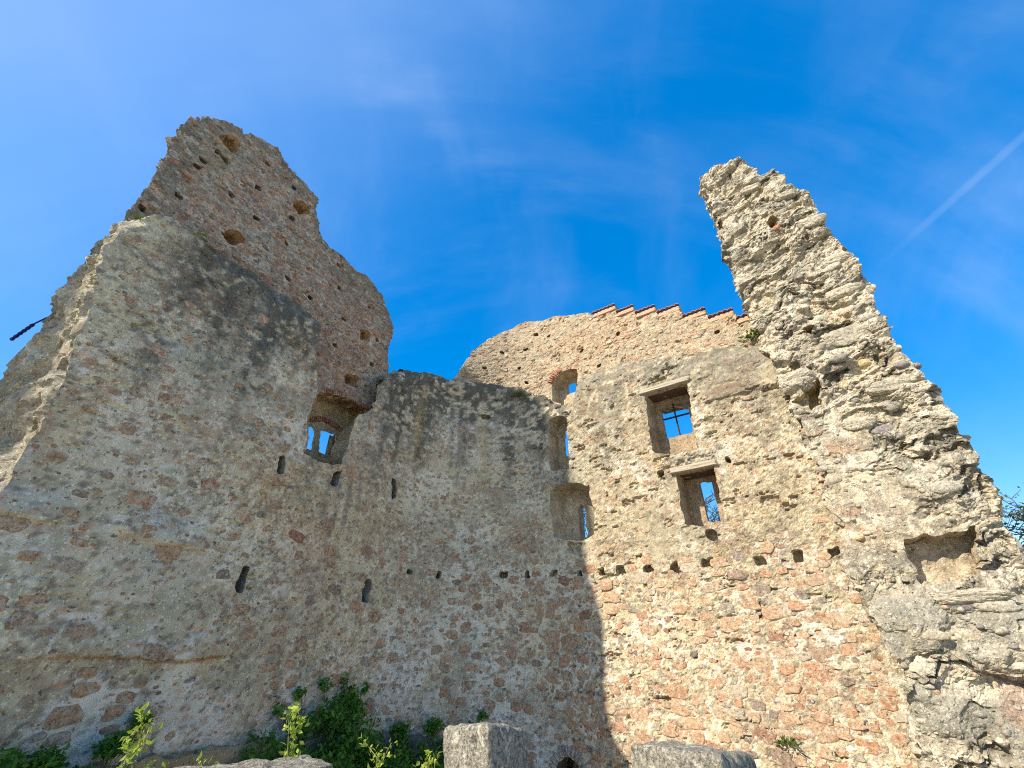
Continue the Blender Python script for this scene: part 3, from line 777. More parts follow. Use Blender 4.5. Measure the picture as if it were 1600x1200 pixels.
def build_wall(parent, name, srange, zrange, h, o, outline, thick, dispf, colf, openings=(), rag=0.05, fixed=(), shear=None, back_o=None, seed=0, mat=None, edge_noise=0.05, capcol=None, droop=0.0):
    i0 = int(round(srange[0] / h)); i1 = int(round(srange[1] / h)); j0 = int(round(zrange[0] / h)); j1 = int(round(zrange[1] / h))
    sv = np.arange(i0, i1 + 1) * h; zv = np.arange(j0, j1 + 1) * h
    S, Z = np.meshgrid(sv, zv, indexing='ij')
    ns1, nz1 = S.shape
    cs = (S[:-1, :-1] + S[1:, 1:]) / 2; cz = (Z[:-1, :-1] + Z[1:, 1:]) / 2
    rs = rag * fbm(cs * 3.5, cz * 3.5, 4, 900 + seed); rz = rag * fbm(cs * 3.5, cz * 3.5, 4, 930 + seed)
    inside = inpoly(cs + rs, cz + rz, outline)
    owner = np.full(cs.shape, -1)
    r2 = 0.012
    for k, op in enumerate(openings):
        q = op.get('rag', r2)
        owner[inpoly(cs + q * fbm(cs * 8, cz * 8, 2, 951), cz + q * fbm(cs * 8, cz * 8, 2, 953), op['poly'])] = k
    keep = inside & (owner < 0)
    owner = np.where(inside, owner, -1)
    E = ring_edges(keep, owner)
    if fixed:
        fi = np.array([int(round(x / h)) - i0 for x in fixed])
        onf = np.isin(E[:, 0], fi) & np.isin(E[:, 2], fi) & (E[:, 0] == E[:, 2]) & (E[:, 4] < 0)
        Ef = E[onf]; E = E[~onf]
        lock = np.zeros(ns1 * nz1, bool); lock[(Ef[:, 0] * nz1 + Ef[:, 1])] = True; lock[(Ef[:, 2] * nz1 + Ef[:, 3])] = True
    else:
        lock = np.zeros(ns1 * nz1, bool)
    va = E[:, 0] * nz1 + E[:, 1]; vb = E[:, 2] * nz1 + E[:, 3]
    s_, z_ = S.ravel().copy(), Z.ravel().copy()
    for it in range(3):
        acs = np.zeros_like(s_); acz = np.zeros_like(s_); cn = np.zeros_like(s_)
        for p, q in ((va, vb), (vb, va)):
            np.add.at(acs, p, s_[q]); np.add.at(acz, p, z_[q]); np.add.at(cn, p, 1)
        g = (cn > 0) & ~lock
        s_[g] = 0.5 * s_[g] + 0.5 * acs[g] / cn[g]; z_[g] = 0.5 * z_[g] + 0.5 * acz[g] / cn[g]
    S = s_.reshape(S.shape); Z = z_.reshape(Z.shape)
    D = dispf(S, Z)
    acc = Acc()
    V = P(S, Z - droop * D, o - D).reshape(-1, 3); C = colf(S, Z).reshape(-1, 3)
    if dispf is disp_low:
        C = np.concatenate([C, (1 - 0.75 * calm_f(S, Z)).reshape(-1, 1)], 1)
    idx = np.arange(ns1 * nz1).reshape(ns1, nz1)
    acc.add(*compact(V, cells_mesh(keep, idx), C))
    # broken edges
    Eo = E[E[:, 4] < 0]
    tg = shear if shear is not None else (lambda s, z: (s, z))
    if len(Eo):
        loft(acc, S, Z, D, Eo, nz1, thick, tg, o, capcol or colf, edge_noise, 970 + seed, 0.045, False, Z - droop * D)
    # coarse outer face
    bo = back_o if back_o is not None else o + thick
    hb = 4
    km = inside.copy()
    for k, op in enumerate(openings):
        if op.get('inner'):
            q = np.array(op['poly']); m = op.get('back_margin', 0.25)
            km &= ~((cs > q[:, 0].min() - m) & (cs < q[:, 0].max() + m) & (cz > q[:, 1].min() - m) & (cz < q[:, 1].max() + m))
    a_, b_ = (km.shape[0] // hb) * hb, (km.shape[1] // hb) * hb
    kc = km[:a_, :b_].reshape(a_ // hb, hb, b_ // hb, hb).mean((1, 3)) > 0.5
    Sb = sv[0:a_ + 1:hb]; Zb = zv[0:b_ + 1:hb]
    SB, ZB = np.meshgrid(Sb, Zb, indexing='ij')
    s2, z2 = tg(SB, ZB)[:2]
    VB = P(s2, z2, bo + 0.03 * fbm(SB * 2, ZB * 2, 2, 990)).reshape(-1, 3)
    ib = np.arange(VB.shape[0]).reshape(SB.shape)
    FB = cells_mesh(kc, ib)[:, ::-1]
    if len(FB):
        acc.add(*compact(VB, FB, colf(SB, ZB).reshape(-1, 3)))
    wall = link(name, acc.mesh(name, False), parent, mat or M_WALL)
    # openings
    for k, op in enumerate(openings):
        cells = owner == k
        Ek = E[E[:, 4] == k]
        if not len(Ek):
            continue
        q = np.array(op['poly']); c0 = q.mean(0)
        sx, sz_ = op.get('scale', (1, 1)); dx, dz = op.get('shift', (0, 0))
        tgt = lambda s, z, c0=c0, sx=sx, sz_=sz_, dx=dx, dz=dz: (c0[0] + (s - c0[0]) * sx + dx, c0[1] + (z - c0[1]) * sz_ + dz)
        dep = op['depth']
        cf = op.get('col')
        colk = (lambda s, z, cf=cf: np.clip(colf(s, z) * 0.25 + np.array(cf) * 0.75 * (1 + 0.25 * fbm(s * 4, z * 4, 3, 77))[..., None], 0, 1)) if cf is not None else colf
        ac = Acc()
        # rim edges are seen from the kept side: reverse for the opening
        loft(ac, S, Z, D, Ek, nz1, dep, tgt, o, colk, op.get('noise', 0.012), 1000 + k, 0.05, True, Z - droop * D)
        # rear plate
        s2, z2 = tgt(S, Z)
        c2s = (s2[:-1, :-1] + s2[1:, 1:]) / 2; c2z = (z2[:-1, :-1] + z2[1:, 1:]) / 2
        sub = np.full(cells.shape, -1)
        for n_, (ip, d2) in enumerate(op.get('inner', ())):
            sub[cells & inpoly(c2s, c2z, ip)] = n_
        plate = cells & (sub < 0)
        D2 = 0.012 * fbm(s2 * 5, z2 * 5, 3, 88) * op.get('rough', 1.0)
        # keep the rim of the plate on the loft
        rim = np.zeros(ns1 * nz1, bool); rim[Ek[:, 0] * nz1 + Ek[:, 1]] = True; rim[Ek[:, 2] * nz1 + Ek[:, 3]] = True
        D2 = np.where(rim.reshape(D2.shape), 0, D2)
        Ei = ring_edges(plate, sub)
        Ei = Ei[Ei[:, 4] >= 0]
        if len(Ei):
            pa = Ei[:, 0] * nz1 + Ei[:, 1]; pb = Ei[:, 2] * nz1 + Ei[:, 3]
            s_, z_ = s2.ravel().copy(), z2.ravel().copy()
            for it in range(2):
                acs = np.zeros_like(s_); acz = np.zeros_like(s_); cn = np.zeros_like(s_)
                for p, qq in ((pa, pb), (pb, pa)):
                    np.add.at(acs, p, s_[qq]); np.add.at(acz, p, z_[qq]); np.add.at(cn, p, 1)
                g = (cn > 0) & ~rim
                s_[g] = 0.6 * s_[g] + 0.4 * acs[g] / cn[g]; z_[g] = 0.6 * z_[g] + 0.4 * acz[g] / cn[g]
            s2 = s_.reshape(s2.shape); z2 = z_.reshape(z2.shape)
        VP = P(s2, z2, o + dep - D2).reshape(-1, 3)
        if plate.any():
            ac.add(*compact(VP, cells_mesh(plate, idx), colk(s2, z2).reshape(-1, 3)))
        for n_, (ip, d2) in enumerate(op.get('inner', ())):
            En = Ei[Ei[:, 4] == n_]
            if len(En):
                cc = np.array(ip).mean(0); fl = op.get('flare', 1.0)
                loft(ac, s2, z2, D2, En, nz1, d2, (lambda s, z, cc=cc, fl=fl: (cc[0] + (s - cc[0]) * fl, cc[1] + (z - cc[1]) * fl)), o + dep, colk, 0.006, 1100 + n_, 0.06)
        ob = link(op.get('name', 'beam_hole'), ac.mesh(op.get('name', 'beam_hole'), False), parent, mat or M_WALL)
        op['obj'] = ob
    return wall

def rect(s, z, w, h, rot=0.0):
    pts = [(-w / 2, -h / 2), (w / 2, -h / 2), (w / 2, h / 2), (-w / 2, h / 2)]
    c, n = math.cos(rot), math.sin(rot)
    return [(s + a * c - b * n, z + a * n + b * c) for a, b in pts]

# ------------------------------------------------------------------ rubble stones
def stone_template(M, rings, rnd, n_exp):
    ang = np.arange(M) / M * 2 * math.pi
    r = (np.abs(np.cos(ang)) ** n_exp + np.abs(np.sin(ang)) ** n_exp) ** (-1.0 / n_exp)
    r = r * np.array([1 + rnd.uniform(-0.24, 0.14) for _ in range(M)])
    V = []
    tx, ty = rnd.uniform(-0.25, 0.25), rnd.uniform(-0.25, 0.25)
    for (k, hh) in rings:
        for a, q in zip(ang, r):
            x, y = math.cos(a) * q * k, math.sin(a) * q * k
            V.append((x, y, hh + (tx * x + ty * y + rnd.uniform(-0.12, 0.12) if hh > 0 else 0)))
    V.append((0, 0, rings[-1][1] + 0.12))
    F = []
    for i in range(len(rings) - 1):
        for j in range(M):
            a, b = i * M + j, i * M + (j + 1) % M
            F.append((a, b, b + M)); F.append((a, b + M, a + M))
    l = (len(rings) - 1) * M; c = len(V) - 1
    for j in range(M):
        F.append((l + j, l + (j + 1) % M, c))
    return np.array(V), np.array(F)

RS = random.Random(11)
FLAT = [(1.02, -2.0), (0.98, 0.3), (0.86, 0.9)]
ROUND = [(0.95, -1.0), (1.0, 0.0), (0.86, 0.5), (0.5, 0.88)]
BLOCKS = [np_mesh('stone', *stone_template(11, FLAT, RS, RS.uniform(2.6, 6.0)), smooth=False) for _ in range(12)]
COBBLES = [np_mesh('cobble', *stone_template(10, ROUND, RS, RS.uniform(2.0, 2.6))) for _ in range(8)]
MATV = {}
def variant(lst, i, mat):
    k = (lst[0].name.split('.')[0], i, mat.name)
    if k not in MATV:
        me = lst[i].copy(); me.materials.clear(); me.materials.append(mat); MATV[k] = me
    return MATV[k]

def scatter(rnd, n, srange, zrange, dens, size, taken, tries=6, tight=0.86):
    """non-overlapping ellipses (s, z, a, b)"""
    res = []
    cell = 0.5
    rs = np.random.RandomState(rnd.randrange(1 << 30))
    m = n * tries
    cs = rs.uniform(srange[0], srange[1], m); cz = rs.uniform(zrange[0], zrange[1], m)
    ok_ = rs.rand(m) < dens(cs, cz)
    for s, z in zip(cs[ok_].tolist(), cz[ok_].tolist()):
        if len(res) >= n:
            break
        a, b = size(rnd, s, z)
        ci, cj = int(math.floor(s / cell)), int(math.floor(z / cell))
        ok = True
        for i in (-1, 0, 1):
            for j in (-1, 0, 1):
                for (s2, z2, a2, b2) in taken.get((ci + i, cj + j), ()):
                    if abs(s - s2) < (a + a2) * tight and abs(z - z2) < (b + b2) * tight:
                        ok = False; break
                if not ok: break
            if not ok: break
        if ok:
            taken.setdefault((ci, cj), []).append((s, z, a, b)); res.append((s, z, a, b))
    return res

def put_stone(parent, s, z, o, dispf, a, b, proud, mat, rnd, lst=None, name='stone', tilt=0.12):
    lst = lst or BLOCKS
    d = float(dispf(np.array([s]), np.array([z]))[0])
    p, t, n = frame(s, z - (0.35 * d if dispf is disp_pil else 0.0), o - d)
    up = Vector((0, 0, 1))
    r = rnd.gauss(0, tilt)
    tx = t * math.cos(r) + up * math.sin(r); ty = n.cross(tx)
    ob = link(name, variant(lst, rnd.randrange(len(lst)), mat), parent)
    M = Matrix(((tx.x * a, ty.x * b, n.x * proud, p.x), (tx.y * a, ty.y * b, n.y * proud, p.y), (tx.z * a, ty.z * b, n.z * proud, p.z), (0, 0, 0, 1)))
    ob.matrix_basis = M
    return ob

def small_stones(parent, name, items, o, dispf, rnd, cols, proud=(0.004, 0.011), roundish=False):
    A = np.array([(i[0], i[1], i[2], i[3]) for i in items])
    if not len(A):
        return
    d = dispf(A[:, 0], A[:, 1])
    base = P(A[:, 0], A[:, 1] - (0.35 * d if dispf is disp_pil else 0.0), o - d)
    an = AZL + np.clip(A[:, 0], 0, LA) / R
    nn = np.stack([np.cos(an), -np.sin(an), 0 * an], 1); tt = np.stack([np.sin(an), np.cos(an), 0 * an], 1)
    up = np.array([0, 0, 1.0])
    Vs = []; Fs = []; Cs = []; n0 = 0
    temps = [stone_template(8, [(1.0, -1.0), (0.85, 0.7)] if not roundish else [(0.95, -1.0), (0.95, 0.2), (0.6, 0.75)], rnd, rnd.uniform(2.0, 4.0)) for _ in range(10)]
    for i in range(len(A)):
        TV, TF = temps[i % 10]
        r = rnd.gauss(0, 0.2); c_, s_ = math.cos(r), math.sin(r)
        tx = tt[i] * c_ + up * s_; ty = -tt[i] * s_ + up * c_
        pr = rnd.uniform(*proud)
        Vs.append(base[i] + TV[:, :1] * A[i, 2] * tx + TV[:, 1:2] * A[i, 3] * ty + TV[:, 2:] * pr * nn[i])
        Fs.append(TF + n0); n0 += len(TV)
        c = np.array(cols[rnd.randrange(len(cols))]) * rnd.uniform(0.8, 1.2)
        Cs.append(np.broadcast_to(c, TV.shape))
    me = np_mesh(name, np.concatenate(Vs), np.concatenate(Fs), np.concatenate(Cs), False)
    return tag(link(name, me, parent, M_SMALL), kind='stuff')

def holes_block(poly_list, margin=0.03):
    boxes = []
    for q in poly_list:
        q = np.array(q)
        boxes.append((q[:, 0].min() - margin, q[:, 0].max() + margin, q[:, 1].min() - margin, q[:, 1].max() + margin))
    return boxes
def in_boxes(s, z, boxes):
    r = np.zeros(np.shape(s), bool)
    for a, b, c, d in boxes:
        r |= (a < s) & (s < b) & (c < z) & (z < d)
    return r

# ================================================================== SETTING
def ground():
    n = 80
    x = np.sign(np.linspace(-1, 1, n)) * np.abs(np.linspace(-1, 1, n)) ** 3 * 900
    X, Y = np.meshgrid(x, x, indexing='ij')
    r = np.hypot(X, Y - 5)
    Zg = 0.06 * fbm(X * 0.5, Y * 0.5, 3, 5) - 25 * sst(40, 260, r)
    V = np.stack([X, Y, Zg], -1).reshape(-1, 3)
    idx = np.arange(n * n).reshape(n, n)
    F = np.stack([idx[:-1, :-1], idx[1:, :-1], idx[1:, 1:], idx[:-1, 1:]], -1).reshape(-1, 4)
    tag(link('ground', np_mesh('ground', V, F), None, M_GROUND), 'courtyard ground around the ruin, paled to bounce light onto the walls', kind='structure')
ground()

def box_mesh(name, c, n=(12, 12, 12), noise=0.0, nscale=6.0, seed=0, rnd=0.0):
    """block from 8 corners c (bottom 0-3, top 4-7 counter-clockwise), subdivided and roughened"""
    c = np.array(c, float)
    Vs = []; Fs = []; k = 0
    faces = [(0, 1, 5, 4), (1, 2, 6, 5), (2, 3, 7, 6), (3, 0, 4, 7), (4, 5, 6, 7), (3, 2, 1, 0)]
    cen = c.mean(0)
    m = n[0]
    u = np.linspace(0, 1, m + 1)
    U, W_ = np.meshgrid(u, u, indexing='ij')
    for f in faces:
        a, b, d, e = c[list(f)]
        p = (a * ((1 - U) * (1 - W_))[..., None] + b * (U * (1 - W_))[..., None] + d * (U * W_)[..., None] + e * ((1 - U) * W_)[..., None]).reshape(-1, 3)
        Vs.append(p)
        idx = np.arange((m + 1) ** 2).reshape(m + 1, m + 1) + k
        Fs.append(np.stack([idx[:-1, :-1], idx[1:, :-1], idx[1:, 1:], idx[:-1, 1:]], -1).reshape(-1, 4))
        k += (m + 1) ** 2
    V = np.concatenate(Vs); F = np.concatenate(Fs)
    # weld
    key = np.round(V * 5000).astype(np.int64)
    _, fi, inv = np.unique(key, axis=0, return_index=True, return_inverse=True)
    V = V[fi]; F = inv.ravel()[F]
    if rnd > 0:
        dist = np.stack([np.linalg.norm(V - q, axis=1) for q in c], 1).min(1)
        # pull in the arrises
        for i, j in ((0, 1), (1, 2), (2, 3), (3, 0), (4, 5), (5, 6), (6, 7), (7, 4), (0, 4), (1, 5), (2, 6), (3, 7)):
            a = c[i]; ab = c[j] - a
            t = np.clip(((V - a) @ ab) / (ab @ ab), 0, 1)
            q = a + t[:, None] * ab
            dd = np.linalg.norm(V - q, axis=1)
            w = np.clip(1 - dd / rnd, 0, 1) ** 2
            dr = cen - q; dr /= np.linalg.norm(dr, axis=1)[:, None] + 1e-9
            V = V + dr * (w * rnd * 0.3)[:, None]
    if noise > 0:
        dr = V - cen; dr /= np.linalg.norm(dr, axis=1)[:, None] + 1e-9
        nz_ = fbm(V[:, 0] * nscale + V[:, 2] * nscale * 0.7, V[:, 1] * nscale - V[:, 2] * nscale * 0.6, 4, seed)
        V = V + dr * (noise * nz_)[:, None]
    return np_mesh(name, V, F, smooth=True)

def hexa(x0, x1, y0, y1, z0, z1):
    return [(x0, y0, z0), (x1, y0, z0), (x1, y1, z0), (x0, y1, z0), (x0, y0, z1), (x1, y0, z1), (x1, y1, z1), (x0, y1, z1)]

tag(link('terrace', box_mesh('terrace', hexa(-5.2, 6.5, -9.0, 3.05, -0.3, 1.55), (40,), 0.03, 1.5, 4), None, M_GROUND), 'raised earth terrace behind the parapet', kind='structure')

# ================================================================== LEFT WALL
LL = SURVEY['left_low']; MT = SURVEY['mid_top']; UPO = 0.55
S1, S2 = 0.24, 4.71
left = empty('ruined_wall', P(-3.0, 0.0, 0.7).tolist(), 'tall jagged left ruin wall in shade with twin window and thinner upper stage', 'wall', 'standing castle walls')
corner = empty('ruined_wall', P(2.5, 0.0, 0.7).tolist(), 'low rounded shaded corner wall joining left and sunlit right walls', 'wall', 'standing castle walls')
right = empty('ruined_wall', P(8.0, 0.0, 0.7).tolist(), 'sunlit right ruin wall with timber lintel windows and stepped tiled coping', 'wall', 'standing castle walls')

for w_ in (left, corner, right):
    w_['kind'] = 'thing'

def at_left(z):   # inner vertical edge of the broken end
    return -6.05
lo_left = [(-6.0, -0.2), (-5.97, 2.5)] + [tuple(p) for p in LL[:28]]
lo_left = lo_left[:30] + [(-0.102, 9.743), (0.24, 10.0), (0.6, 10.1), (0.6, -0.2)]
zb = [2.0, 4.6, 5.5, 6.4, 7.7, 8.75, 10.1]; sb = [-6.3, -6.33, -6.37, -6.39, -6.42, -6.42, -6.34]
def shear_left(s, z):
    """the broken near end slants back through the thickness of the wall"""
    w = sst(-4.9, -6.0, s)
    front = np.interp(z, [2, 3.8, 5.8, 7.0, 8.0, 8.9], [-5.97, -5.99, -6.08, -6.25, -6.5, -6.56])
    back = np.interp(z, zb, sb)
    # the notch over the twin window is only as deep as the ledge and splays open
    notch = (s > -2.85) & (s < -0.35) & (z > 6.2) & (z < 9.75)
    ds = np.where(notch & (s > -1.45), 0.55, 0.0)
    return s + w * (back - front) + ds, z + 0.25 * w * sst(8.3, 9.4, z) - np.where(notch & (z < 6.7), 0.25, 0), np.where(notch, 0.38, 1.0)

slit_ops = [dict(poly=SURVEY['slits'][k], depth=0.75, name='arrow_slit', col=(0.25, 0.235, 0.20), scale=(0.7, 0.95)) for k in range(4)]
ops_left = slit_ops
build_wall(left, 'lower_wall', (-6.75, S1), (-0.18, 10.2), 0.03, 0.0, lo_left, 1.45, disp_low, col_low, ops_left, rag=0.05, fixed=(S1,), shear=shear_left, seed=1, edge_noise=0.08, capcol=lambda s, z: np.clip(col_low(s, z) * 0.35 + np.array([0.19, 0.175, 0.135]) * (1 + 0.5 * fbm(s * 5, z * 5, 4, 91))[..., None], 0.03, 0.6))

up_left = [tuple(p) for p in SURVEY['upl']] + [tuple(p) for p in SURVEY['upl_low']] + [(-4.6, 9.0), (-6.3, 8.9)]
def shear_upl(s, z):
    w = sst(-5.2, -6.3, s)
    return s + 0.28 * w, z
NCOL = (0.33, 0.25, 0.14)
ops_ul = [dict(poly=SURVEY['F_niche'], depth=0.6, name='window_niche', col=(0.50, 0.39, 0.22), inner=[(q, 0.05) for q in SURVEY['F_light']], back_margin=0.9, noise=0.02)]
for q in SURVEY['upl_niches']:
    ops_ul.append(dict(poly=q, depth=0.35, name='blind_niche', col=(0.34, 0.20, 0.09), scale=(0.6, 0.6), rag=0.03, noise=0.03))
for s, z, w, h_ in SURVEY['upl_holes']:
    ops_ul.append(dict(poly=rect(s, z, w, h_, 0.15), depth=0.4, name='beam_hole', rag=0.02, col=(0.2, 0.16, 0.11)))
build_wall(left, 'upper_wall', (-6.9, 0.3), (5.8, 14.1), 0.03, UPO, up_left, 0.9, disp_up, col_upl, ops_ul, rag=0.05, shear=shear_upl, seed=2, edge_noise=0.09)
for o in left.children:
    if o.name.startswith('window_niche'):
        o['label'] = 'arched niche holding the twin window'

# plinth along the foot of the left wall and the corner
def col_plinth(s, z):
    n2 = fbm(s * 2, z * 2, 4, 801)
    b = np.zeros(np.shape(s) + (3,)) + np.array([0.15, 0.14, 0.12])
    b = mixc3(b, (0.36, 0.29, 0.16), sst(1.62, 1.72, z + 0.05 * n2) * 0.8)
    return mixc3(b, (0.26, 0.24, 0.19), sst(0, 0.8, n2) * 0.6)
build_wall(left, 'plinth', (-6.1, S1), (-0.18, 2.1), 0.03, -0.14, [(-6.05, -0.2), (-6.05, 1.9), (-3.7, 1.86), (-2.1, 1.82), (0.3, 1.66), (0.3, -0.2)], 0.16, disp_low, col_plinth, (), rag=0.05, fixed=(S1,), seed=4)

# ================================================================== ROUNDED CORNER
lo_mid = [(0.0, -0.2), (0.0, 10.0), (0.253, 10.03)] + [tuple(p) for p in MT[3:11]] + [(5.2, 9.4), (5.2, -0.2)]
ops_mid = [dict(poly=SURVEY['slits'][4], depth=0.02, name='arrow_slit', col=(0.15, 0.14, 0.12), scale=(0.7, 0.95))]
ops_mid[0]['poly'] = [(p[0] + 0.22, p[1]) for p in ops_mid[0]['poly']]; ops_mid[0]['depth'] = 0.35
for (s, z, w, h_) in SURVEY['niche_row'][10:]:
    ops_mid.append(dict(poly=rect(s, z, w, h_, 0.05), depth=0.4, name='beam_hole', rag=0.03, scale=(0.8, 0.8)))
ops_mid.append(dict(poly=rect(3.02, 9.18, 0.26, 0.16), depth=0.22, name='beam_hole', rag=0.04))
ops_mid.append(dict(poly=[(p[0], p[1]) for p in SURVEY['arch_low'] if p[0] < 9] + [(5.40, -0.2), (4.376, -0.2)], depth=1.2, name='cellar_arch', rag=0.0, col=(0.10, 0.09, 0.075)))
arch_op = ops_mid.pop()
build_wall(corner, 'lower_wall', (S1, S2), (-0.18, 10.7), 0.03, 0.0, lo_mid, 0.75, disp_low, col_low, ops_mid, rag=0.06, fixed=(S1, S2), seed=1, edge_noise=0.09)
build_wall(corner, 'plinth', (S1, 3.6), (-0.18, 1.8), 0.03, -0.14, [(0.0, -0.2), (0.0, 1.67), (0.5, 1.62), (1.5, 1.5), (2.6, 1.3), (3.3, 1.0), (3.5, -0.2)], 0.16, disp_low, col_plinth, (), rag=0.05, fixed=(S1,), seed=4)

# ================================================================== RIGHT WALL
# the low opening sits where corner and right wall meet, so it is cut in the right wall's first metre
lo_right = [(4.3, -0.2), (4.3, 10.05)] + [tuple(p) for p in MT[10:]] + [(11.3, 9.15), (11.3, -0.2)]
NICHE = (0.40, 0.335, 0.235)
ops_r = [
    dict(poly=SURVEY['B'], depth=0.55, name='window_niche', col=NICHE, inner=[(SURVEY['B_in'], 0.10)], scale=(0.85, 0.97), back_margin=0.7),
    dict(poly=SURVEY['C'], depth=0.55, name='window_niche', col=NICHE, inner=[(SURVEY['C_in'], 0.4)], scale=(0.72, 0.93), shift=(-0.06, 0), flare=1.3),
    dict(poly=SURVEY['D'], depth=0.62, name='window_niche', col=(0.33, 0.25, 0.16), inner=[(SURVEY['D_in'], 0.16)], back_margin=0.9, scale=(0.93, 1.0)),
    dict(poly=SURVEY['E'], depth=0.62, name='window_niche', col=(0.33, 0.25, 0.16), inner=[(SURVEY['E_in'], 0.16)], back_margin=0.9, scale=(0.93, 1.0)),
    dict(poly=SURVEY['C_notch'], depth=0.2, name='beam_hole', rag=0.03),
    dict(poly=SURVEY['E_notch'], depth=0.2, name='beam_hole', rag=0.03),
]
for (s, z, w, h_) in SURVEY['niche_row'][:10] + SURVEY['sockets']:
    ops_r.append(dict(poly=rect(s, z, w * 0.9, h_ * 0.88, RS.uniform(-0.15, 0.15)), depth=0.26, name='beam_hole', rag=0.035, scale=(0.8, 0.8), noise=0.02))
AL = [p for p in SURVEY['arch_low']]
arch_poly = [(max(p[0], S2 + 0.06), p[1]) for p in AL]
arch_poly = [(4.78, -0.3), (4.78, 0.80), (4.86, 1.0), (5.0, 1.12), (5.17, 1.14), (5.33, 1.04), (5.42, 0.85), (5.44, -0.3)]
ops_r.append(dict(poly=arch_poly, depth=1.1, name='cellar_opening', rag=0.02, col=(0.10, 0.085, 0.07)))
build_wall(right, 'lower_wall', (S2, 11.31), (-0.18, 10.2), 0.03, 0.0, lo_right, 0.75, disp_low, col_low, ops_r, rag=0.05, fixed=(S2,), seed=1, back_o=1.0, edge_noise=0.09)

CP = SURVEY['coping']
steps = []
for k in range(7):
    a, b = CP[2 * k], CP[2 * k + 1]
    steps.append((a[0], b[0], (a[1] + b[1]) / 2))
up_right = [tuple(p) for p in SURVEY['upr'][:13]] + [(6.55, 12.62)]
for k, (a, b, zt) in enumerate(steps):
    a2 = a if k else 6.6
    b2 = steps[k + 1][0] if k < 6 else 11.4
    up_right += [(a2, zt - 0.16), (b2, zt - 0.16)]
up_right += [(11.4, 8.6), (6.2, 8.9), (4.6, 9.1), (2.0, 9.6)]
ops_ur = [dict(poly=SURVEY['A'], depth=0.5, name='window_niche', col=NICHE, inner=[(SURVEY['A_in'], 0.2)], back_margin=0.7, scale=(0.9, 0.95))]
for s, z, w, h_ in SURVEY['upr_holes']:
    ops_ur.append(dict(poly=rect(s, z, w, h_, RS.uniform(-0.1, 0.1)), depth=0.4, name='beam_hole', rag=0.025, col=(0.28, 0.15, 0.09)))
build_wall(right, 'upper_wall', (1.8, 11.43), (8.5, 13.5), 0.03, UPO, up_right, 0.85, disp_up, col_upr, ops_ur, rag=0.035, seed=6, edge_noise=0.06)

# ================================================================== BROKEN RETURN WALL (right)
pil = empty('broken_wall_stub', P(12.1, 0, 0.9).tolist(), 'tall leaning stub of broken conglomerate wall at the right edge', 'wall')
pil['kind'] = 'thing'
pl = [(10.85, -0.2)] + [tuple(p) for p in SURVEY['pil']] + [(13.25, -0.2)]
def shear_pil(s, z):
    return s + 0.12 * sst(11.5, 10.9, s) - 0.25 * sst(12.6, 13.2, s), z
ops_p = [dict(poly=SURVEY['pil_niche'], depth=0.42, name='wall_niche', col=(0.47, 0.38, 0.26), scale=(0.97, 0.97), rag=0.03, noise=0.03, rough=3.0),
         dict(poly=SURVEY['pil_cav'], depth=0.45, name='stone_socket', col=(0.36, 0.27, 0.13), scale=(0.8, 0.75), rag=0.04, noise=0.03)]
for q in SURVEY['pil_hole']:
    ops_p.append(dict(poly=q, depth=0.3, name='stone_socket', col=(0.36, 0.26, 0.14), rag=0.03, scale=(0.8, 0.8)))
build_wall(pil, 'broken_face', (10.7, 13.5), (-0.2, 15.8), 0.022, -0.2, pl, 2.2, disp_pil, col_pil, ops_p, rag=0.09, shear=shear_pil, seed=9, edge_noise=0.13, mat=M_CORE, droop=0.35)

# ================================================================== STONES IN THE WALLS
def do_stones(parent, o, dispf, regions, boxes, seed, nobj=300, wall_mat=M_RED, smallcols=None, clip=None, lst=None, objname='stone', proud=(0.005, 0.014)):
    """regions: list of (n, srange, zrange, dens, size)"""
    rnd = random.Random(seed)
    taken = {}; items = []
    for (n, sr, zr, dens, size) in regions:
        items += scatter(rnd, n, sr, zr, lambda s, z: dens(s, z) * ~in_boxes(s, z, boxes) * (inpoly(s, z, clip) if clip is not None else 1), size, taken)
    items.sort(key=lambda i: -i[2] * i[3])
    big = items[:nobj]; rest = items[nobj:]
    for (s, z, a, b) in big:
        m = wall_mat(s, z, rnd) if callable(wall_mat) else wall_mat
        put_stone(parent, s, z, o, dispf, a, b, rnd.uniform(*proud), m, rnd, lst, objname)
    if rest:
        small_stones(parent, 'small_stones', rest, o, dispf, rnd, smallcols or RED + MIXED)

def clumped(sc_, lo, hi, seed):
    def f(s, z):
        return sst(lo, hi, fbm(s * sc_, z * sc_, 3, seed))
    return f
def sz(lo, hi, asp=(0.5, 0.8)):
    def f(r, s, z):
        a = r.uniform(lo, hi) * 0.5
        return a, a * r.uniform(*asp)
    return f

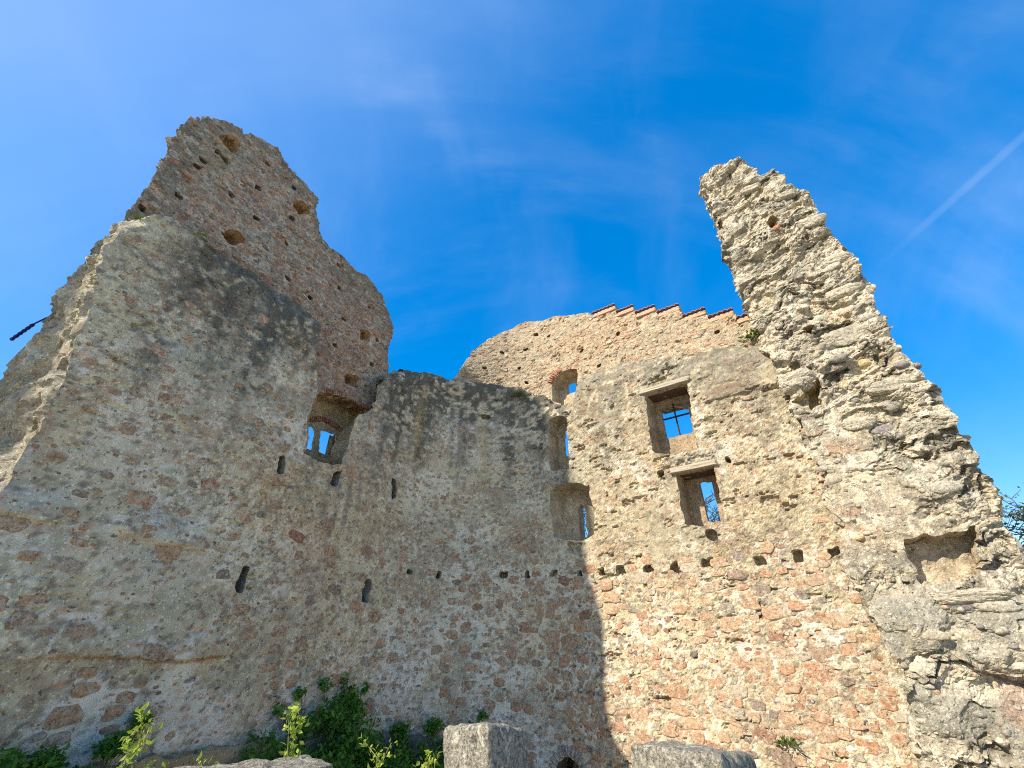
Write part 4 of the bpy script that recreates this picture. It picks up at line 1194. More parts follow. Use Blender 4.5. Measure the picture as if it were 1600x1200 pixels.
bx_right = holes_block([op['poly'] for op in ops_r], 0.06)
c1_ = clumped(0.9, -0.7, 0.3, 1201)
low_r = lambda s, z: 0.95 * sst(5.1, 4.2, z) * (0.35 + 0.65 * c1_(s, z)) * (0.45 + 0.55 * sst(4.7, 6.0, s))
mid_r = lambda s, z: 0.35 * sst(4.2, 5.2, z) * clumped(1.1, -0.2, 0.6, 1203)(s, z)
clip_r = [(4.75, 0.6), (4.75, 9.1), (6.0, 9.2), (10.9, 9.0), (10.95, 0.6)]
do_stones(right, 0.0, disp_low, [
    (105, (4.7, 11), (0.8, 4.8), low_r, sz(0.24, 0.44, (0.45, 0.75))),
    (230, (4.7, 11), (0.8, 5.4), low_r, sz(0.14, 0.28, (0.5, 0.9))),
    (900, (4.7, 11), (0.8, 5.6), lambda s, z: low_r(s, z), sz(0.05, 0.14, (0.5, 0.9))),
    (60, (4.7, 11), (4.5, 9.2), mid_r, sz(0.10, 0.26, (0.35, 0.65))),
    (260, (4.7, 11), (4.5, 9.4), lambda s, z: 0.5 + 0 * s, sz(0.04, 0.10, (0.3, 0.7))),
], bx_right, 21, 260, lambda s, z, r: M_RED if r.random() < 0.82 else M_MIX, RED + MIXED + [(0.40, 0.34, 0.25)] * 3, clip=clip_r, proud=(0.006, 0.017))

clip_ur = [(max(p[0], 2.2), p[1] - 0.12) for p in up_right]
do_stones(right, UPO, disp_up, [
    (700, (2.0, 11), (9.4, 13.2), lambda s, z: 0.8 + 0 * s, sz(0.08, 0.20, (0.4, 0.7))),
    (900, (2.0, 11), (9.4, 13.2), lambda s, z: 0.9 + 0 * s, sz(0.05, 0.10, (0.4, 0.8))),
], holes_block([op['poly'] for op in ops_ur], 0.05), 22, 40, M_MIX, [(0.41, 0.26, 0.165), (0.48, 0.40, 0.275), (0.37, 0.295, 0.2), (0.45, 0.35, 0.23), (0.50, 0.43, 0.30), (0.33, 0.27, 0.19)], clip=clip_ur, proud=(0.008, 0.02))

clip_m = [(0.26, 0.8), (0.26, 9.8), (2.0, 10.2), (4.0, 10.0), (4.68, 9.6), (4.68, 0.8)]
c2_ = clumped(0.8, -0.5, 0.5, 1301)
do_stones(corner, 0.0, disp_low, [
    (110, (0.2, 4.7), (0.9, 5.6), lambda s, z: (0.35 + 0.65 * c2_(s, z)) * (0.5 + 0.5 * sst(1.5, 4.0, s)), sz(0.16, 0.34, (0.5, 0.85))),
    (130, (0.2, 4.7), (0.9, 9.6), lambda s, z: (0.2 + 0.6 * c2_(s, z)) * (0.35 + 0.65 * sst(7.5, 5.0, z)), sz(0.09, 0.18, (0.4, 0.8))),
    (420, (0.2, 4.7), (0.9, 10), lambda s, z: 0.6 + 0 * s, sz(0.035, 0.09, (0.4, 0.9))),
], holes_block([op['poly'] for op in ops_mid], 0.06), 23, 300, lambda s, z, r: M_MIX if r.random() < 0.15 else (M_RED if r.random() < float(sst(1.5, 4.2, np.array(s))) else M_BURIED), RED + MIXED, clip=clip_m)

clip_l = [(p[0], p[1] - 0.05) for p in lo_left]
bx_l = holes_block([op['poly'] for op in ops_left], 0.05)
c3_ = clumped(0.7, -0.4, 0.5, 1401)
do_stones(left, 0.0, disp_low, [
    (60, (-6, 0.2), (1.9, 5.4), lambda s, z: 0.1 + 0.8 * c3_(s, z), sz(0.18, 0.40, (0.4, 0.75))),
    (95, (-6, 0.2), (1.9, 9.0), lambda s, z: 0.25 + 0.6 * c3_(s, z), sz(0.10, 0.26, (0.4, 0.8))),
    (550, (-6.2, 0.2), (1.9, 9.5), lambda s, z: 0.55 + 0 * s, sz(0.03, 0.09, (0.35, 0.8))),
], bx_l, 24, 170, lambda s, z, r: M_BURIED if r.random() < 0.85 else M_MIX, RED + MIXED, clip=clip_l)
clip_ul = [(p[0], p[1]) for p in up_left]
do_stones(left, UPO, disp_up, [
    (900, (-6.5, 0.1), (7.5, 13.9), lambda s, z: 0.85 + 0 * s, sz(0.09, 0.21, (0.35, 0.65))),
    (1500, (-6.5, 0.1), (7.5, 13.9), lambda s, z: 0.9 + 0 * s, sz(0.05, 0.11, (0.4, 0.8))),
], holes_block([op['poly'] for op in ops_ul], 0.04), 25, 125, M_MIX, MIXED + [(0.38, 0.33, 0.25), (0.30, 0.25, 0.18), (0.26, 0.21, 0.15), (0.32, 0.29, 0.22), (0.20, 0.17, 0.13)], clip=clip_ul, proud=(0.008, 0.022))

CM = {0: M_GREY, 1: M_BRICK, 2: mat_stone('yellow_cobble', [(0.40, 0.31, 0.16), (0.46, 0.37, 0.2)], 0.0), 3: mat_stone('slate_cobble', [(0.20, 0.18, 0.17), (0.27, 0.245, 0.225)], 0.0), 4: M_GREY}
M_BOULD = mat_stone('grey_conglomerate_boulder', [(0.33, 0.30, 0.23), (0.39, 0.355, 0.27), (0.43, 0.385, 0.29)], 0.8)
rp = random.Random(31)
for (s, z, w, h_, c) in SURVEY['pil_cobbles']:
    if c == 4:
        continue
    put_stone(pil, s, z, -0.2, disp_pil, w / 2, h_ / 2, 0.06, CM[c], rp, COBBLES, 'cobble', 0.15)
def boulder_mesh(seed, m=14, fine=0.0):
    V0 = box_mesh('boulder', hexa(-1, 1, -1, 1, -1, 1), (m,))
    n = len(V0.vertices); v = np.zeros(n * 3); V0.vertices.foreach_get('co', v); v = v.reshape(-1, 3)
    f = np.zeros(len(V0.loops), int); V0.loops.foreach_get('vertex_index', f); f = f.reshape(-1, 4)
    q = v / (np.abs(v) ** 3.0).sum(1)[:, None] ** (1 / 3.0)
    r = 1 + 0.22 * fbm(q[:, 0] * 1.3 + q[:, 2] + seed, q[:, 1] * 1.3 - q[:, 2] * 0.7, 3, seed) + 0.09 * fbm(q[:, 0] * 6 + q[:, 2] * 4, q[:, 1] * 6 - q[:, 2] * 5 + seed, 4, seed + 3, 0.65)
    if fine:
        w1, w2, wv = worley(q[:, 0] * 9 + q[:, 2] * 5, q[:, 1] * 9 - q[:, 2] * 4, seed)
        r = r + fine * (sst(0, 0.35, w2 - w1) * (wv - 0.4) + 0.8 * fbm(q[:, 0] * 4 + q[:, 2] * 3, q[:, 1] * 4 - q[:, 2] * 3, 5, seed + 9, 0.65))
    bpy.data.meshes.remove(V0)
    return np_mesh('boulder', q * r[:, None], f, smooth=False)
BOULD = [boulder_mesh(k) for k in (3, 8, 15, 21)]
for (s, z, w, h_, pr, rot) in ((11.22, 7.93, 0.62, 0.46, 0.20, 0.5), (12.42, 8.66, 0.80, 0.40, 0.10, 0.25), (12.72, 11.9, 0.52, 0.26, 0.10, 0.2), (12.66, 9.75, 0.62, 0.26, 0.10, 0.2), (12.80, 10.62, 0.55, 0.22, 0.10, 0.25), (12.25, 3.80, 0.8, 0.20, 0.10, 0.05), (12.6, 7.35, 0.6, 0.22, 0.08, 0.2), (11.9, 6.75, 0.5, 0.22, 0.08, 0.2), (11.95, 14.0, 0.5, 0.2, 0.08, 0.1), (12.5, 13.1, 0.5, 0.2, 0.1, 0.2)):
    ob = put_stone(pil, s, z, -0.2, disp_pil, w / 2, h_ / 2, pr, M_BOULD, rp, BOULD, 'boulder', 0.01)
clip_p = [(p[0], p[1]) for p in pl]
do_stones(pil, -0.2, disp_pil, [
    (14, (10.9, 13.2), (1.2, 15.3), lambda s, z: 0.7 + 0 * s, sz(0.2, 0.36, (0.35, 0.55))),
    (90, (10.9, 13.2), (1.2, 15.3), lambda s, z: 0.8 + 0 * s, sz(0.09, 0.18, (0.4, 0.7))),
    (700, (10.9, 13.2), (1.2, 15.3), lambda s, z: 0.9 + 0 * s, sz(0.035, 0.10, (0.5, 0.9))),
], holes_block([op['poly'] for op in ops_p], 0.04), 26, 250, lambda s, z, r: M_GREY if r.random() < 0.86 else (CM[3] if r.random() < 0.6 else M_RED), GREY * 2 + [(0.25, 0.22, 0.19), (0.45, 0.37, 0.22), (0.36, 0.22, 0.14)], clip=clip_p, lst=COBBLES, objname='cobble', proud=(0.02, 0.05))

# ================================================================== ARCHES OF BRICK, LINTELS, BARS
BRICK = box_mesh('brick', hexa(-0.5, 0.5, -0.5, 0.5, -0.5, 0.5), (4,), 0.03, 3, 8, 0.12)
BRICK.materials.append(M_BRICK)
def set_basis(ob, p, tx, ty, tz):
    ob.matrix_basis = Matrix(((tx.x, ty.x, tz.x, p.x), (tx.y, ty.y, tz.y, p.y), (tx.z, ty.z, tz.z, p.z), (0, 0, 0, 1)))

def brick_arch(parent, pts, o, depth, length=0.22, width=0.07, name='brick', out=0.02, me=None):
    """voussoirs along a polyline (s,z), radially set on its outer side"""
    pts = np.array(pts, float)
    seg = np.hypot(*np.diff(pts, axis=0).T); L = np.concatenate([[0], np.cumsum(seg)])
    n = max(3, int(L[-1] / width))
    rr = random.Random(n)
    for i in range(n):
        l = (i + 0.5) / n * L[-1]
        s = np.interp(l, L, pts[:, 0]); z = np.interp(l, L, pts[:, 1])
        e = 0.12
        ds = np.interp(min(l + e, L[-1]), L, pts[:, 0]) - np.interp(max(l - e, 0), L, pts[:, 0])
        dz = np.interp(min(l + e, L[-1]), L, pts[:, 1]) - np.interp(max(l - e, 0), L, pts[:, 1])
        q = math.hypot(ds, dz); ds /= q; dz /= q
        if ds < 0: ds, dz = -ds, -dz
        p, t, nrm = frame(s, z, o - out + depth / 2)
        up = Vector((0, 0, 1))
        tx = t * ds + up * dz; ty = t * (-dz) + up * ds
        ob = link(name, me or BRICK, parent)
        p = p + ty * (length / 2 - 0.015 + rr.uniform(-0.012, 0.012)) + nrm * rr.uniform(-0.012, 0.012)
        set_basis(ob, p, tx * (width * 0.86), ty * length * rr.uniform(0.92, 1.05), nrm * depth)

win = {}
for o_ in list(right.children) + list(left.children):
    if o_.name.startswith('window_niche'):
        win.setdefault(o_.parent.name, []).append(o_)
nB, nC, nD, nE = [ops_r[k]['obj'] for k in range(4)]
nA = ops_ur[0]['obj']; nF = ops_ul[0]['obj']
brick_arch(nA, SURVEY['A_arch'], UPO, 0.30, 0.20, 0.062)
DARKB = BRICK.copy(); DARKB.materials.clear(); DARKB.materials.append(mat_stone('sooty_brick', [(0.30, 0.13, 0.08), (0.38, 0.17, 0.10), (0.28, 0.16, 0.10), (0.20, 0.13, 0.09)], 0.25))
brick_arch(nF, SURVEY['F_arch1'], UPO, 0.45, 0.11, 0.065, out=0.015, me=DARKB)
brick_arch(nF, SURVEY['F_arch2'], UPO + 0.6, 0.14, 0.13, 0.06, out=0.05)
cel = ops_r[-1]['obj']
GREYB = BRICK.copy(); GREYB.materials.clear(); GREYB.materials.append(M_GREY)
brick_arch(cel, [(4.74, 0.80), (4.84, 1.02), (5.0, 1.15), (5.17, 1.17), (5.35, 1.06), (5.46, 0.85)], 0.0, 0.3, 0.17, 0.085, out=0.02, me=GREYB)

def lintel(parent, ends, o, hgt, thick, extra=0.0, mat=M_TIMBER, name='timber_lintel', seed=3):
    (s0, z0), (s1, z1) = ends
    m = (s0 + s1) / 2
    p, t, n = frame(m, (z0 + z1) / 2, o)
    L = (s1 - s0) + extra
    me = box_mesh(name, hexa(-0.5, 0.5, -0.5, 0.5, -0.5, 0.5), (16,), 0.035, 5, seed, 0.10)
    me.materials.append(mat)
    ob = link(name, me, parent)
    up = Vector((0, 0, 1))
    tilt = (z1 - z0) / max(L, 0.1)
    tx = (t + up * tilt).normalized(); ty = n.cross(tx)
    set_basis(ob, p, tx * L, ty * hgt, n * thick)
    return ob
for nn_, key, poly in ((nD, 'D', SURVEY['D']), (nE, 'E', SURVEY['E'])):
    e = SURVEY[key + '_lintel']
    q = np.array(poly); zt = q[:2, 1].mean()
    a, b = q[0][0] - 0.07, q[1][0] + 0.05
    lintel(nn_, [(a, zt + 0.06), (b, zt + 0.075)], 0.01, 0.125, 0.26, 0.06, M_TIMBER, seed=5 if key == 'D' else 9)
    for k in range(2):
        lintel(nn_, [(a + 0.06, zt + 0.04), (b - 0.06, zt + 0.04)], 0.24 + k * 0.21, 0.12, 0.195, 0.0, M_TIMBER_D, seed=12 + k)

# window bars in D
Din = np.array(SURVEY['D_in']); sm = Din[:, 0].mean(); dz0, dz1 = Din[2:, 1].mean(), Din[:2, 1].mean(); ds0, ds1 = Din[:, 0].min(), Din[:, 0].max()
def bar(parent, s0, z0, s1, z1, o, r, name='window_bar', mat=M_IRON, n=7, bend=0.0):
    a = Vector(P(s0, z0, o).tolist()); b = Vector(P(s1, z1, o).tolist())
    me = tube_mesh(name, [a + (b - a) * (i / n) + Vector((0, 0, 0)) for i in range(n + 1)], [r] * (n + 1), 8)
    return link(name, me, parent, mat)
def tube_mesh(name, pts, rad, k=6):
    V = []; F = []
    prev = None
    for i, p in enumerate(pts):
        d = (pts[min(i + 1, len(pts) - 1)] - pts[max(i - 1, 0)]).normalized()
        ref = Vector((0, 0, 1)) if abs(d.z) < 0.9 else Vector((1, 0, 0))
        u = d.cross(ref).normalized(); w = d.cross(u)
        for j in range(k):
            a = 2 * math.pi * j / k
            V.append((p + (u * math.cos(a) + w * math.sin(a)) * rad[i])[:])
    for i in range(len(pts) - 1):
        for j in range(k):
            a = i * k + j; b = i * k + (j + 1) % k
            F.append((a, b, b + k, a + k))
    return np_mesh(name, V, F)
bar(nD, sm, dz0 - 0.05, sm - 0.02, dz1 + 0.04, 0.70, 0.022)
bar(nD, ds0 - 0.05, (dz0 + dz1) / 2 + 0.1, ds1 + 0.05, (dz0 + dz1) / 2 + 0.11, 0.72, 0.026)

# mullion of the twin window
FL = SURVEY['F_light']
mull = box_mesh('mullion', hexa(-0.5, 0.5, -0.5, 0.5, -0.5, 0.5), (6,), 0.02, 3, 2, 0.1)
mull.materials.append(M_WALL)
# stepped coping
def coping():
    rr = random.Random(5)
    for k, (a, b, zt) in enumerate(steps):
        a2 = a if k else 6.6
        b2 = steps[k + 1][0] if k < 6 else 11.2
        L = b2 - a2
        me = box_mesh('coping_step', hexa(-0.5, 0.5, -0.5, 0.5, -0.5, 0.5), (8,), 0.012, 5, k, 0.05)
        me.materials.append(M_COPE)
        p, t, n = frame((a2 + b2) / 2, zt - 0.11, UPO + 0.40)
        ob = link('coping_step', me, right)
        set_basis(ob, p, t * L, Vector((0, 0, 1)) * 0.15, n * 0.84)
        # riser at the right hand end, brick faced
        nt_ = max(3, int(round(L / 0.125)))
        for i in range(nt_):
            s = a2 + (i + 0.5) * L / nt_
            pts_o = [UPO - 0.075 + rr.uniform(-0.01, 0.01), UPO + 0.2, UPO + 0.45, UPO + 0.8]
            V = []; F = []
            m = 6; w = L / nt_ * 0.48; th_ = 0.022
            for oo in pts_o:
                for rad in (w, w - th_):
                    for j in range(m + 1):
                        an = math.pi * j / m
                        q = P(s + math.cos(an) * rad, zt - 0.018 + math.sin(an) * rad * 0.85, oo)
                        V.append(q)
            row = 2 * (m + 1)
            for r_ in range(len(pts_o) - 1):
                for j in range(m):
                    a_ = r_ * row + j
                    F.append((a_, a_ + 1, a_ + 1 + row, a_ + row))
                    c_ = a_ + m + 1
                    F.append((c_ + 1, c_, c_ + row, c_ + 1 + row))
            for j in range(m):
                F.append((j + 1, j, j + m + 1, j + m + 2))
            link('roof_tile', np_mesh('roof_tile', np.array(V), np.array(F)), right, M_TILE)
M_COPE = mat_plain('coping_brick', (0.40, 0.25, 0.16), (0.50, 0.37, 0.25), 14, 0.9, 0.02)
coping()

# ================================================================== ROD ON THE LEFT EDGE
rb = SURVEY['rod_base']
def rod():
    base = Vector(P(rb[0] + 0.15, rb[1], 1.42).tolist())
    r0 = empty('bent_rod', base[:], 'thin bent dark rod tinted with blue lens fringing, with thicker ribbed end poking from left wall edge', 'rod')
    # measured in the plane square to the sight line
    ax = Vector((DL[1] * -1, DL[0], 0)); rt = Vector((DL[0], DL[1], 0)); up = Vector((0, 0, 1))
    def q(a, b, c=0.0):
        return base + ax * a + up * b + rt * c
    def q(a, b):
        return base - rt * (a * 0.42) + ax * (a * 0.12) + up * (b * 1.05)
    pts = [q(-0.1, 0.0), q(0.12, 0.03), q(0.22, 0.0), q(0.34, -0.09), q(0.52, -0.26)]
    link('wire', tube_mesh('wire', pts, [0.012] * 5, 6), r0, M_CABLE)
    p2 = []; rd = []
    for i in range(25):
        f = i / 24
        p2.append(q(0.51 + 0.24 * f, -0.25 - 0.36 * f)); rd.append(0.027 if (i // 2) % 2 else 0.021)
    rd[0] = 0.01; rd[-1] = 0.008
    link('ribbed_end', tube_mesh('ribbed_end', p2, rd, 8), r0, M_CABLE)
rod()

# ================================================================== FOREGROUND PARAPET AND BLOCKS
par = tag(link('parapet', box_mesh('parapet', hexa(-5.0, 6.0, 2.45, 3.35, 1.45, 2.38), (60,), 0.03, 3, 6, 0.05), None, M_GRANITE), 'low stone parapet below the three foreground blocks', 'parapet')
def block(name, base, tops, label, seed):
    """base 4 (x,y), tops 4 z"""
    c = [(x, y, 2.36) for x, y in base] + [(x, y, z) for (x, y), z in zip(base, tops)]
    me = box_mesh(name, c, (44,), 0.014, 11, seed, 0.045)
    tag(link(name, me, None, M_GRANITE), label, 'block', 'cut stones on the parapet')
block('stone_block', [(-0.12, 2.72), (0.11, 2.98), (-0.13, 3.25), (-0.38, 2.99)], [2.845, 2.785, 2.765, 2.79], 'upright square granite block, middle one on the parapet', 3)
block('stone_block', [(0.97, 2.60), (1.27, 2.92), (0.95, 3.30), (0.63, 3.0)], [2.755, 2.685, 2.69, 2.715], 'low rounded granite block, right one on the parapet', 7)
block('stone_block', [(-1.32, 2.50), (-0.96, 3.10), (-1.2, 3.27), (-1.62, 2.66)], [2.655, 2.615, 2.63, 2.685], 'flat granite slab, left one on the parapet', 12)

# ================================================================== TALL KEEP FRAGMENT (outside the view, throws the shadow on the right wall)
def keep():
    K = SURVEY['keep']
    og = Vector((K['origin'][0], K['origin'][1], 0)); pp = Vector((K['perp'][0], K['perp'][1], 0)); sh = Vector((K['sh'][0], K['sh'][1], 0))
    edge = K['outline']
    out = [(edge[0][0] + 0.2, -0.3), (edge[0][0] + 0.16, 22.0), (edge[0][0] + 0.1, 22.9)] + [tuple(p) for p in edge] + [(-3.4, edge[-1][1] + 0.5), (-4.6, edge[-1][1] + 0.9), (-5.6, edge[-1][1] + 0.5), (-6.0, -0.3)]
    root = empty('keep_fragment', og[:], 'tall standing keep fragment beyond the left edge of the court', 'tower')
    n = len(out); cx = 0
    V = []; F = []
    for d in (0.0, 2.4):
        for (u, z) in out:
            V.append((og + pp * u + sh * d + Vector((0, 0, z)))[:])
    me = bpy.data.meshes.new('keep_wall')
    fs = [tuple(range(n)), tuple(range(2 * n - 1, n - 1, -1))] + [(i, (i + 1) % n, n + (i + 1) % n, n + i) for i in range(n)]
    me.from_pydata(V, [], fs)
    a = me.color_attributes.new('col', 'FLOAT_COLOR', 'POINT')
    for i in range(2 * n):
        a.data[i].color = (0.42, 0.38, 0.29, 1)
    link('keep_wall', me, root, M_WALL)
keep()

# ================================================================== PLANTS
def leaf_mesh(name, pos, size, rnd, droop=0.2, elong=1.7, nrm=None):
    N = len(pos)
    rs = np.random.RandomState(rnd)
    pos = np.asarray(pos, float)
    d = rs.normal(size=(N, 3)); d[:, 2] -= droop; d /= np.linalg.norm(d, axis=1)[:, None]
    e = rs.normal(size=(N, 3)); e -= (e * d).sum(1)[:, None] * d; e /= np.linalg.norm(e, axis=1)[:, None]
    f = np.cross(d, e)
    sz_ = (size[0] + (size[1] - size[0]) * rs.rand(N))[:, None]
    L = sz_ * elong
    V = np.stack([pos, pos + d * L * 0.45 + e * sz_ * 0.5 + f * sz_ * 0.12, pos + d * L, pos + d * L * 0.45 - e * sz_ * 0.5 + f * sz_ * 0.12], 1).reshape(-1, 3)
    F = (np.arange(N) * 4)[:, None] + np.array([0, 1, 2, 3])
    return np_mesh(name, V, F, smooth=False)

def shrub(name, label, cat, clumps, n, mat, seed, size=(0.03, 0.06), group=None, stem_from=None):
    """clumps: (centre, radius)"""
    rs = np.random.RandomState(seed)
    base = Vector(stem_from or clumps[0][0]); 
    root = empty(name, base[:], label, cat, group)
    wts = np.array([c[1] ** 2 for c in clumps]); wts = wts / wts.sum()
    pos = []
    stems_V = []
    for (c, r), w in zip(clumps, wts):
        m = int(n * w)
        q = rs.normal(size=(m, 3)); q /= np.linalg.norm(q, axis=1)[:, None]
        q *= (rs.rand(m) ** 0.5)[:, None] * r
        q[:, 2] *= 0.8
        keep_ = fbm((q[:, 0] + c[0]) * 5, (q[:, 2] + c[2]) * 5 + q[:, 1] * 4, 2, seed) > -0.25
        pos.append((q + np.array(c))[keep_])
    link('foliage', leaf_mesh('foliage', np.concatenate(pos), size, seed), root, mat)
    ac = Acc()
    for (c, r) in clumps:
        a = base; b = Vector(c)
        pts = [a.lerp(b, i / 4) + Vector((rs.normal() * 0.03, rs.normal() * 0.03, 0)) for i in range(5)]
        me = tube_mesh('t', pts, [0.02, 0.016, 0.013, 0.01, 0.006], 5)
        v = np.zeros(len(me.vertices) * 3); me.vertices.foreach_get('co', v)
        f = np.zeros(len(me.loops), int); me.loops.foreach_get('vertex_index', f)
        ac.add(v.reshape(-1, 3), f.reshape(-1, 4), (0.1, 0.08, 0.05)); bpy.data.meshes.remove(me)
    link('stems', ac.mesh('stems'), root, M_BARK)
    return root

def wl(s, z, out):
    return tuple(P(s, z, -out).tolist())
shrub('ivy_bush', 'dark green bush at the foot of the wall left of middle block', 'bush',
      [(wl(-0.9, 1.3, 0.6), 0.55), (wl(-0.3, 1.7, 0.4), 0.5), (wl(-1.6, 1.5, 0.4), 0.45), (wl(0.2, 1.4, 0.5), 0.5), (wl(-0.6, 2.05, 0.18), 0.35), (wl(-1.2, 1.95, 0.15), 0.33), (wl(-0.1, 2.25, 0.12), 0.26),
       (wl(-1.9, 1.75, 0.2), 0.3), (wl(0.1, 2.0, 0.15), 0.25), (wl(-0.9, 0.9, 0.9), 0.7), (wl(0.6, 1.0, 0.8), 0.6), (wl(-1.7, 1.0, 0.9), 0.6), (wl(-0.7, 2.5, 0.07), 0.15), (wl(-0.2, 2.55, 0.06), 0.12), (wl(-1.2, 2.4, 0.06), 0.13), (wl(0.35, 2.35, 0.06), 0.12), (wl(-1.55, 2.2, 0.06), 0.12), (wl(0.7, 1.85, 0.08), 0.14)],
      15000, M_LEAF_D, 41, (0.028, 0.06), 'bushes along the wall foot', wl(-0.6, 0.05, 0.6))
shrub('ivy_bush', 'dark green bush hugging the corner wall beside the middle block', 'bush',
      [(wl(1.4, 1.2, 0.4), 0.42), (wl(1.9, 1.1, 0.5), 0.45), (wl(1.3, 1.6, 0.15), 0.22), (wl(2.5, 1.3, 0.25), 0.3), (wl(2.1, 1.6, 0.15), 0.22), (wl(2.9, 1.5, 0.12), 0.2), (wl(3.2, 1.75, 0.06), 0.12), (wl(1.7, 0.7, 0.9), 0.6), (wl(3.0, 0.9, 0.5), 0.45)],
      9000, M_LEAF_D, 43, (0.028, 0.06), 'bushes along the wall foot', wl(1.9, 0.05, 0.5))
shrub('ivy_bush', 'dark green bush at the lower left corner by the wall', 'bush',
      [(wl(-4.3, 1.75, 0.35), 0.28), (wl(-4.6, 2.0, 0.2), 0.22), (wl(-3.95, 2.1, 0.15), 0.18), (wl(-5.0, 2.05, 0.2), 0.22), (wl(-4.3, 1.3, 0.5), 0.4), (wl(-3.85, 1.7, 0.3), 0.25), (wl(-5.4, 2.0, 0.2), 0.16), (wl(-3.7, 2.3, 0.08), 0.12)],
      8000, M_LEAF_D, 47, (0.025, 0.05), 'bushes along the wall foot', wl(-4.3, 0.05, 0.5))

def sprig(label, base, tip, seed, n=70, spread=0.05, size=(0.012, 0.022), twigs=4):
    rs = np.random.RandomState(seed)
    base = Vector(base); tip = Vector(tip)
    root = empty('leafy_sprig', base[:], label, 'sprig', 'young sprigs by the parapet')
    ac = Acc(); pos = []
    def tube(a, b, r0, r1, sag):
        pts = [a.lerp(b, i / 6) + Vector((0, 0, sag * math.sin(math.pi * i / 6))) for i in range(7)]
        me = tube_mesh('t', pts, list(np.linspace(r0, r1, 7)), 5)
        v = np.zeros(len(me.vertices) * 3); me.vertices.foreach_get('co', v)
        f = np.zeros(len(me.loops), int); me.loops.foreach_get('vertex_index', f)
        ac.add(v.reshape(-1, 3), f.reshape(-1, 4), (0.2, 0.2, 0.07)); bpy.data.meshes.remove(me)
        return pts
    main = tube(base, tip, 0.006, 0.002, 0.02)
    lines = [main[3:]]
    for k in range(twigs):
        a = main[2 + k % 4]
        d = (tip - base).length
        b = a + Vector((rs.normal() * 0.35, rs.normal() * 0.3, 0.25 + 0.3 * rs.rand())) * d * 0.55
        lines.append(tube(a, b, 0.003, 0.0015, 0.0)[2:])
    for i in range(n):
        ln = lines[i % len(lines)]
        p = ln[rs.randint(len(ln))]
        pos.append([p.x + rs.normal() * spread * 0.35, p.y + rs.normal() * spread * 0.35, p.z + rs.normal() * spread * 0.3])
    link('stem', ac.mesh('stem'), root, M_STEM)
    link('leaves', leaf_mesh('leaves', pos, size, seed, -0.3, 2.0), root, M_LEAF_L)
def rayp(tx, tz, y):
    return (tx * y, y, EYE + tz * y)
sprig('bright green arching sprig nearest the lower left corner', (-2.0, 2.75, 2.4), rayp(-0.665, -0.130, 2.95), 3, 150, 0.055, (0.012, 0.022), 4)
sprig('bright green sprig standing behind the flat left slab', (-1.22, 3.15, 2.4), rayp(-0.415, -0.118, 3.2), 5, 150, 0.05, (0.013, 0.024), 5)
sprig('bright green sprig rising between slab and middle block', (-0.80, 3.05, 2.4), rayp(-0.218, -0.160, 3.1), 8, 80, 0.05, (0.012, 0.022), 3)
sprig('small bright sprig peeping out left of the slab', (-1.62, 2.85, 2.4), rayp(-0.535, -0.178, 2.9), 9, 60, 0.05, (0.012, 0.02), 3)
sprig('low bright sprig tucked against the middle block', (-0.45, 3.1, 2.4), rayp(-0.148, -0.178, 3.15), 12, 80, 0.06, (0.014, 0.024), 3)

def tuft(label, s, z, o, r, n, seed, mat=M_MOSS, cat='tuft'):
    p, t, nv = frame(s, z, o)
    rs = np.random.RandomState(seed)
    q = rs.normal(size=(n, 3)) * r * 0.5
    q[:, 2] = np.abs(q[:, 2]) * 0.7
    pos = q + np.array(p)
    me = leaf_mesh('leaves', pos, (r * 0.16, r * 0.3), seed, -0.5, 2.2)
    root = empty('plant_tuft', p[:], label, cat, 'weeds rooted in the masonry')
    tag(link('leaves', me, root, mat), kind='stuff')
tuft('green moss tuft below the top of the shaded rounded corner', 4.05, 9.83, -0.07, 0.16, 160, 61)
tuft('green weed tuft where right wall top meets the broken stub', 10.78, 9.72, 0.45, 0.20, 160, 63)
tuft('dry grass tuft on the left wall ledge', -6.35, 9.22, 0.1, 0.09, 120, 65)
tuft('tiny green tuft on the ledge nearer the left wall niche', -5.55, 9.62, 0.02, 0.10, 80, 67)
p_, t_, n_ = frame(9.15, 1.75, -0.03)
tuft('green fern clinging low on the sunlit right wall', 9.26, 1.72, -0.05, 0.13, 160, 69, mat_leaf('fern_leaf', (0.05, 0.10, 0.02), (0.12, 0.17, 0.04), 0.3), 'fern')

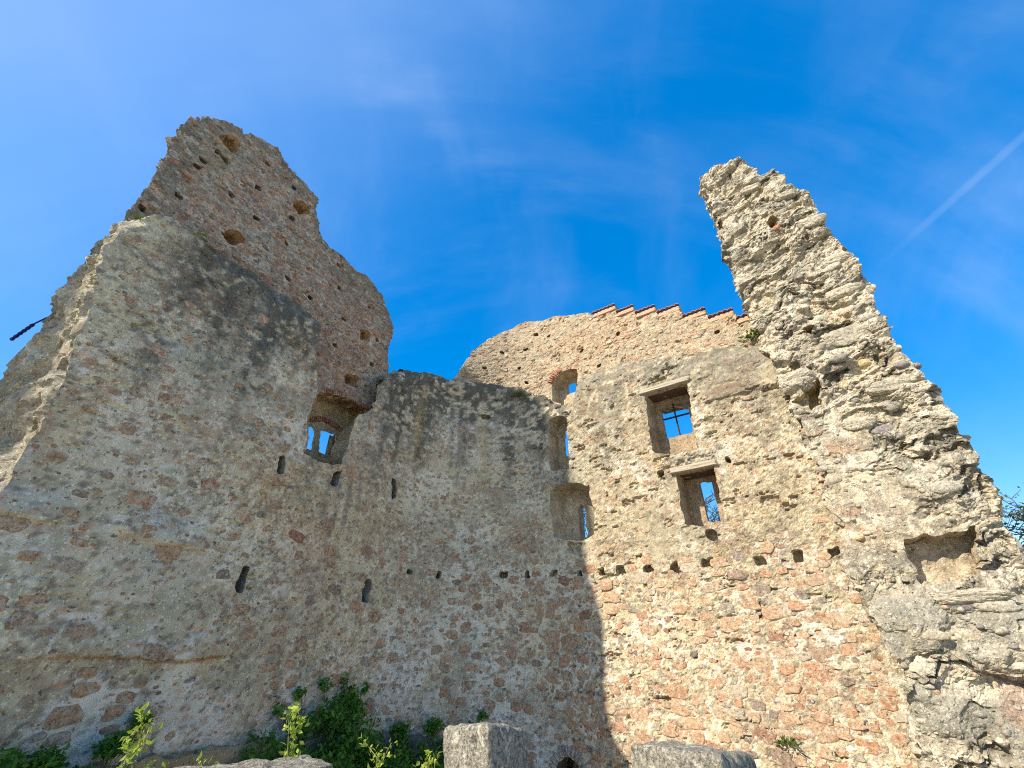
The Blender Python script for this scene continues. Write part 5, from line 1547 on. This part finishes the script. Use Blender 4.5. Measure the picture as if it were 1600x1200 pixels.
# ================================================================== TREES
def tree(label, base, height, seed, nleaf, spread=0.9, mat=M_LEAF_T, lsize=(0.05, 0.10), trunk_r=0.16, levels=5, first=0.35, lean=(0, 0), twig=0.012):
    rnd = random.Random(seed)
    root = empty('tree', base, label, 'tree', 'trees behind the ruin')
    tr = Acc(); br = Acc(); tips = []
    def tube(acc, pts, rad, k):
        V = []; F = []
        for i, p in enumerate(pts):
            d = (pts[min(i + 1, len(pts) - 1)] - pts[max(i - 1, 0)]).normalized()
            ref = Vector((0, 0, 1)) if abs(d.z) < 0.9 else Vector((1, 0, 0))
            u = d.cross(ref).normalized(); w = d.cross(u)
            for j in range(k):
                a = 2 * math.pi * j / k
                V.append((p + (u * math.cos(a) + w * math.sin(a)) * rad[i])[:])
        for i in range(len(pts) - 1):
            for j in range(k):
                a = i * k + j; b = i * k + (j + 1) % k
                F.append((a, b, b + k, a + k))
        acc.add(V, F, (0.1, 0.08, 0.06))
    def grow(p, d, L, r, lev):
        n = 5
        pts = [p]; q = p.copy(); dd = d.copy()
        for i in range(n):
            dd = (dd + Vector((rnd.gauss(0, 0.13), rnd.gauss(0, 0.13), rnd.gauss(0, 0.10) + 0.03))).normalized()
            q = q + dd * (L / n); pts.append(q.copy())
        rad = [max(twig * 0.5, r * (1 - 0.55 * i / n)) for i in range(n + 1)]
        tube(tr if lev == 0 else br, pts, rad, 8 if lev == 0 else (5 if lev < 3 else 4))
        if lev >= levels - 2:
            for i in range(2, n + 1):
                tips.append(pts[i])
        if lev >= levels:
            return
        m = rnd.randint(4, 6) if lev == 0 else rnd.randint(3, 4)
        for i in range(m):
            f = first + (1 - first) * (i + rnd.random()) / m if lev == 0 else 0.3 + 0.7 * (i + rnd.random()) / m
            j = min(n - 1, int(f * n)); a = pts[j].lerp(pts[j + 1], f * n - j)
            az = rnd.uniform(0, 2 * math.pi)
            side = Vector((math.cos(az), math.sin(az), rnd.uniform(-0.1, 0.5)))
            nd_ = (dd * (0.55 if lev else 0.35) + side * spread).normalized()
            grow(a, nd_, L * rnd.uniform(0.5, 0.72), max(twig, r * (1 - 0.55 * f) * 0.6), lev + 1)
    grow(Vector(base), Vector((lean[0], lean[1], 1)).normalized(), height * 0.62, trunk_r, 0)
    link('trunk', tr.mesh('trunk'), root, M_BARK)
    link('branches', br.mesh('branches'), root, M_BARK)
    if nleaf:
        rs = np.random.RandomState(seed)
        T = np.array([t[:] for t in tips])
        pos = T[rs.randint(len(T), size=nleaf)] + rs.normal(size=(nleaf, 3)) * 0.10
        link('crown', leaf_mesh('crown', pos, lsize, seed, 0.2, 1.6), root, mat)
    return root
tree('thinly leafed tree showing beyond the broken stub at right edge', (18.7, 14.6, 0.0), 9.0, 5, 2400, lean=(-0.16, -0.05), levels=5)
tree('bare branched dark tree seen through the lower lintel window', (10.6, 24.5, -0.2), 13.5, 12, 1500, levels=6, trunk_r=0.2, lean=(-0.05, 0), twig=0.016)
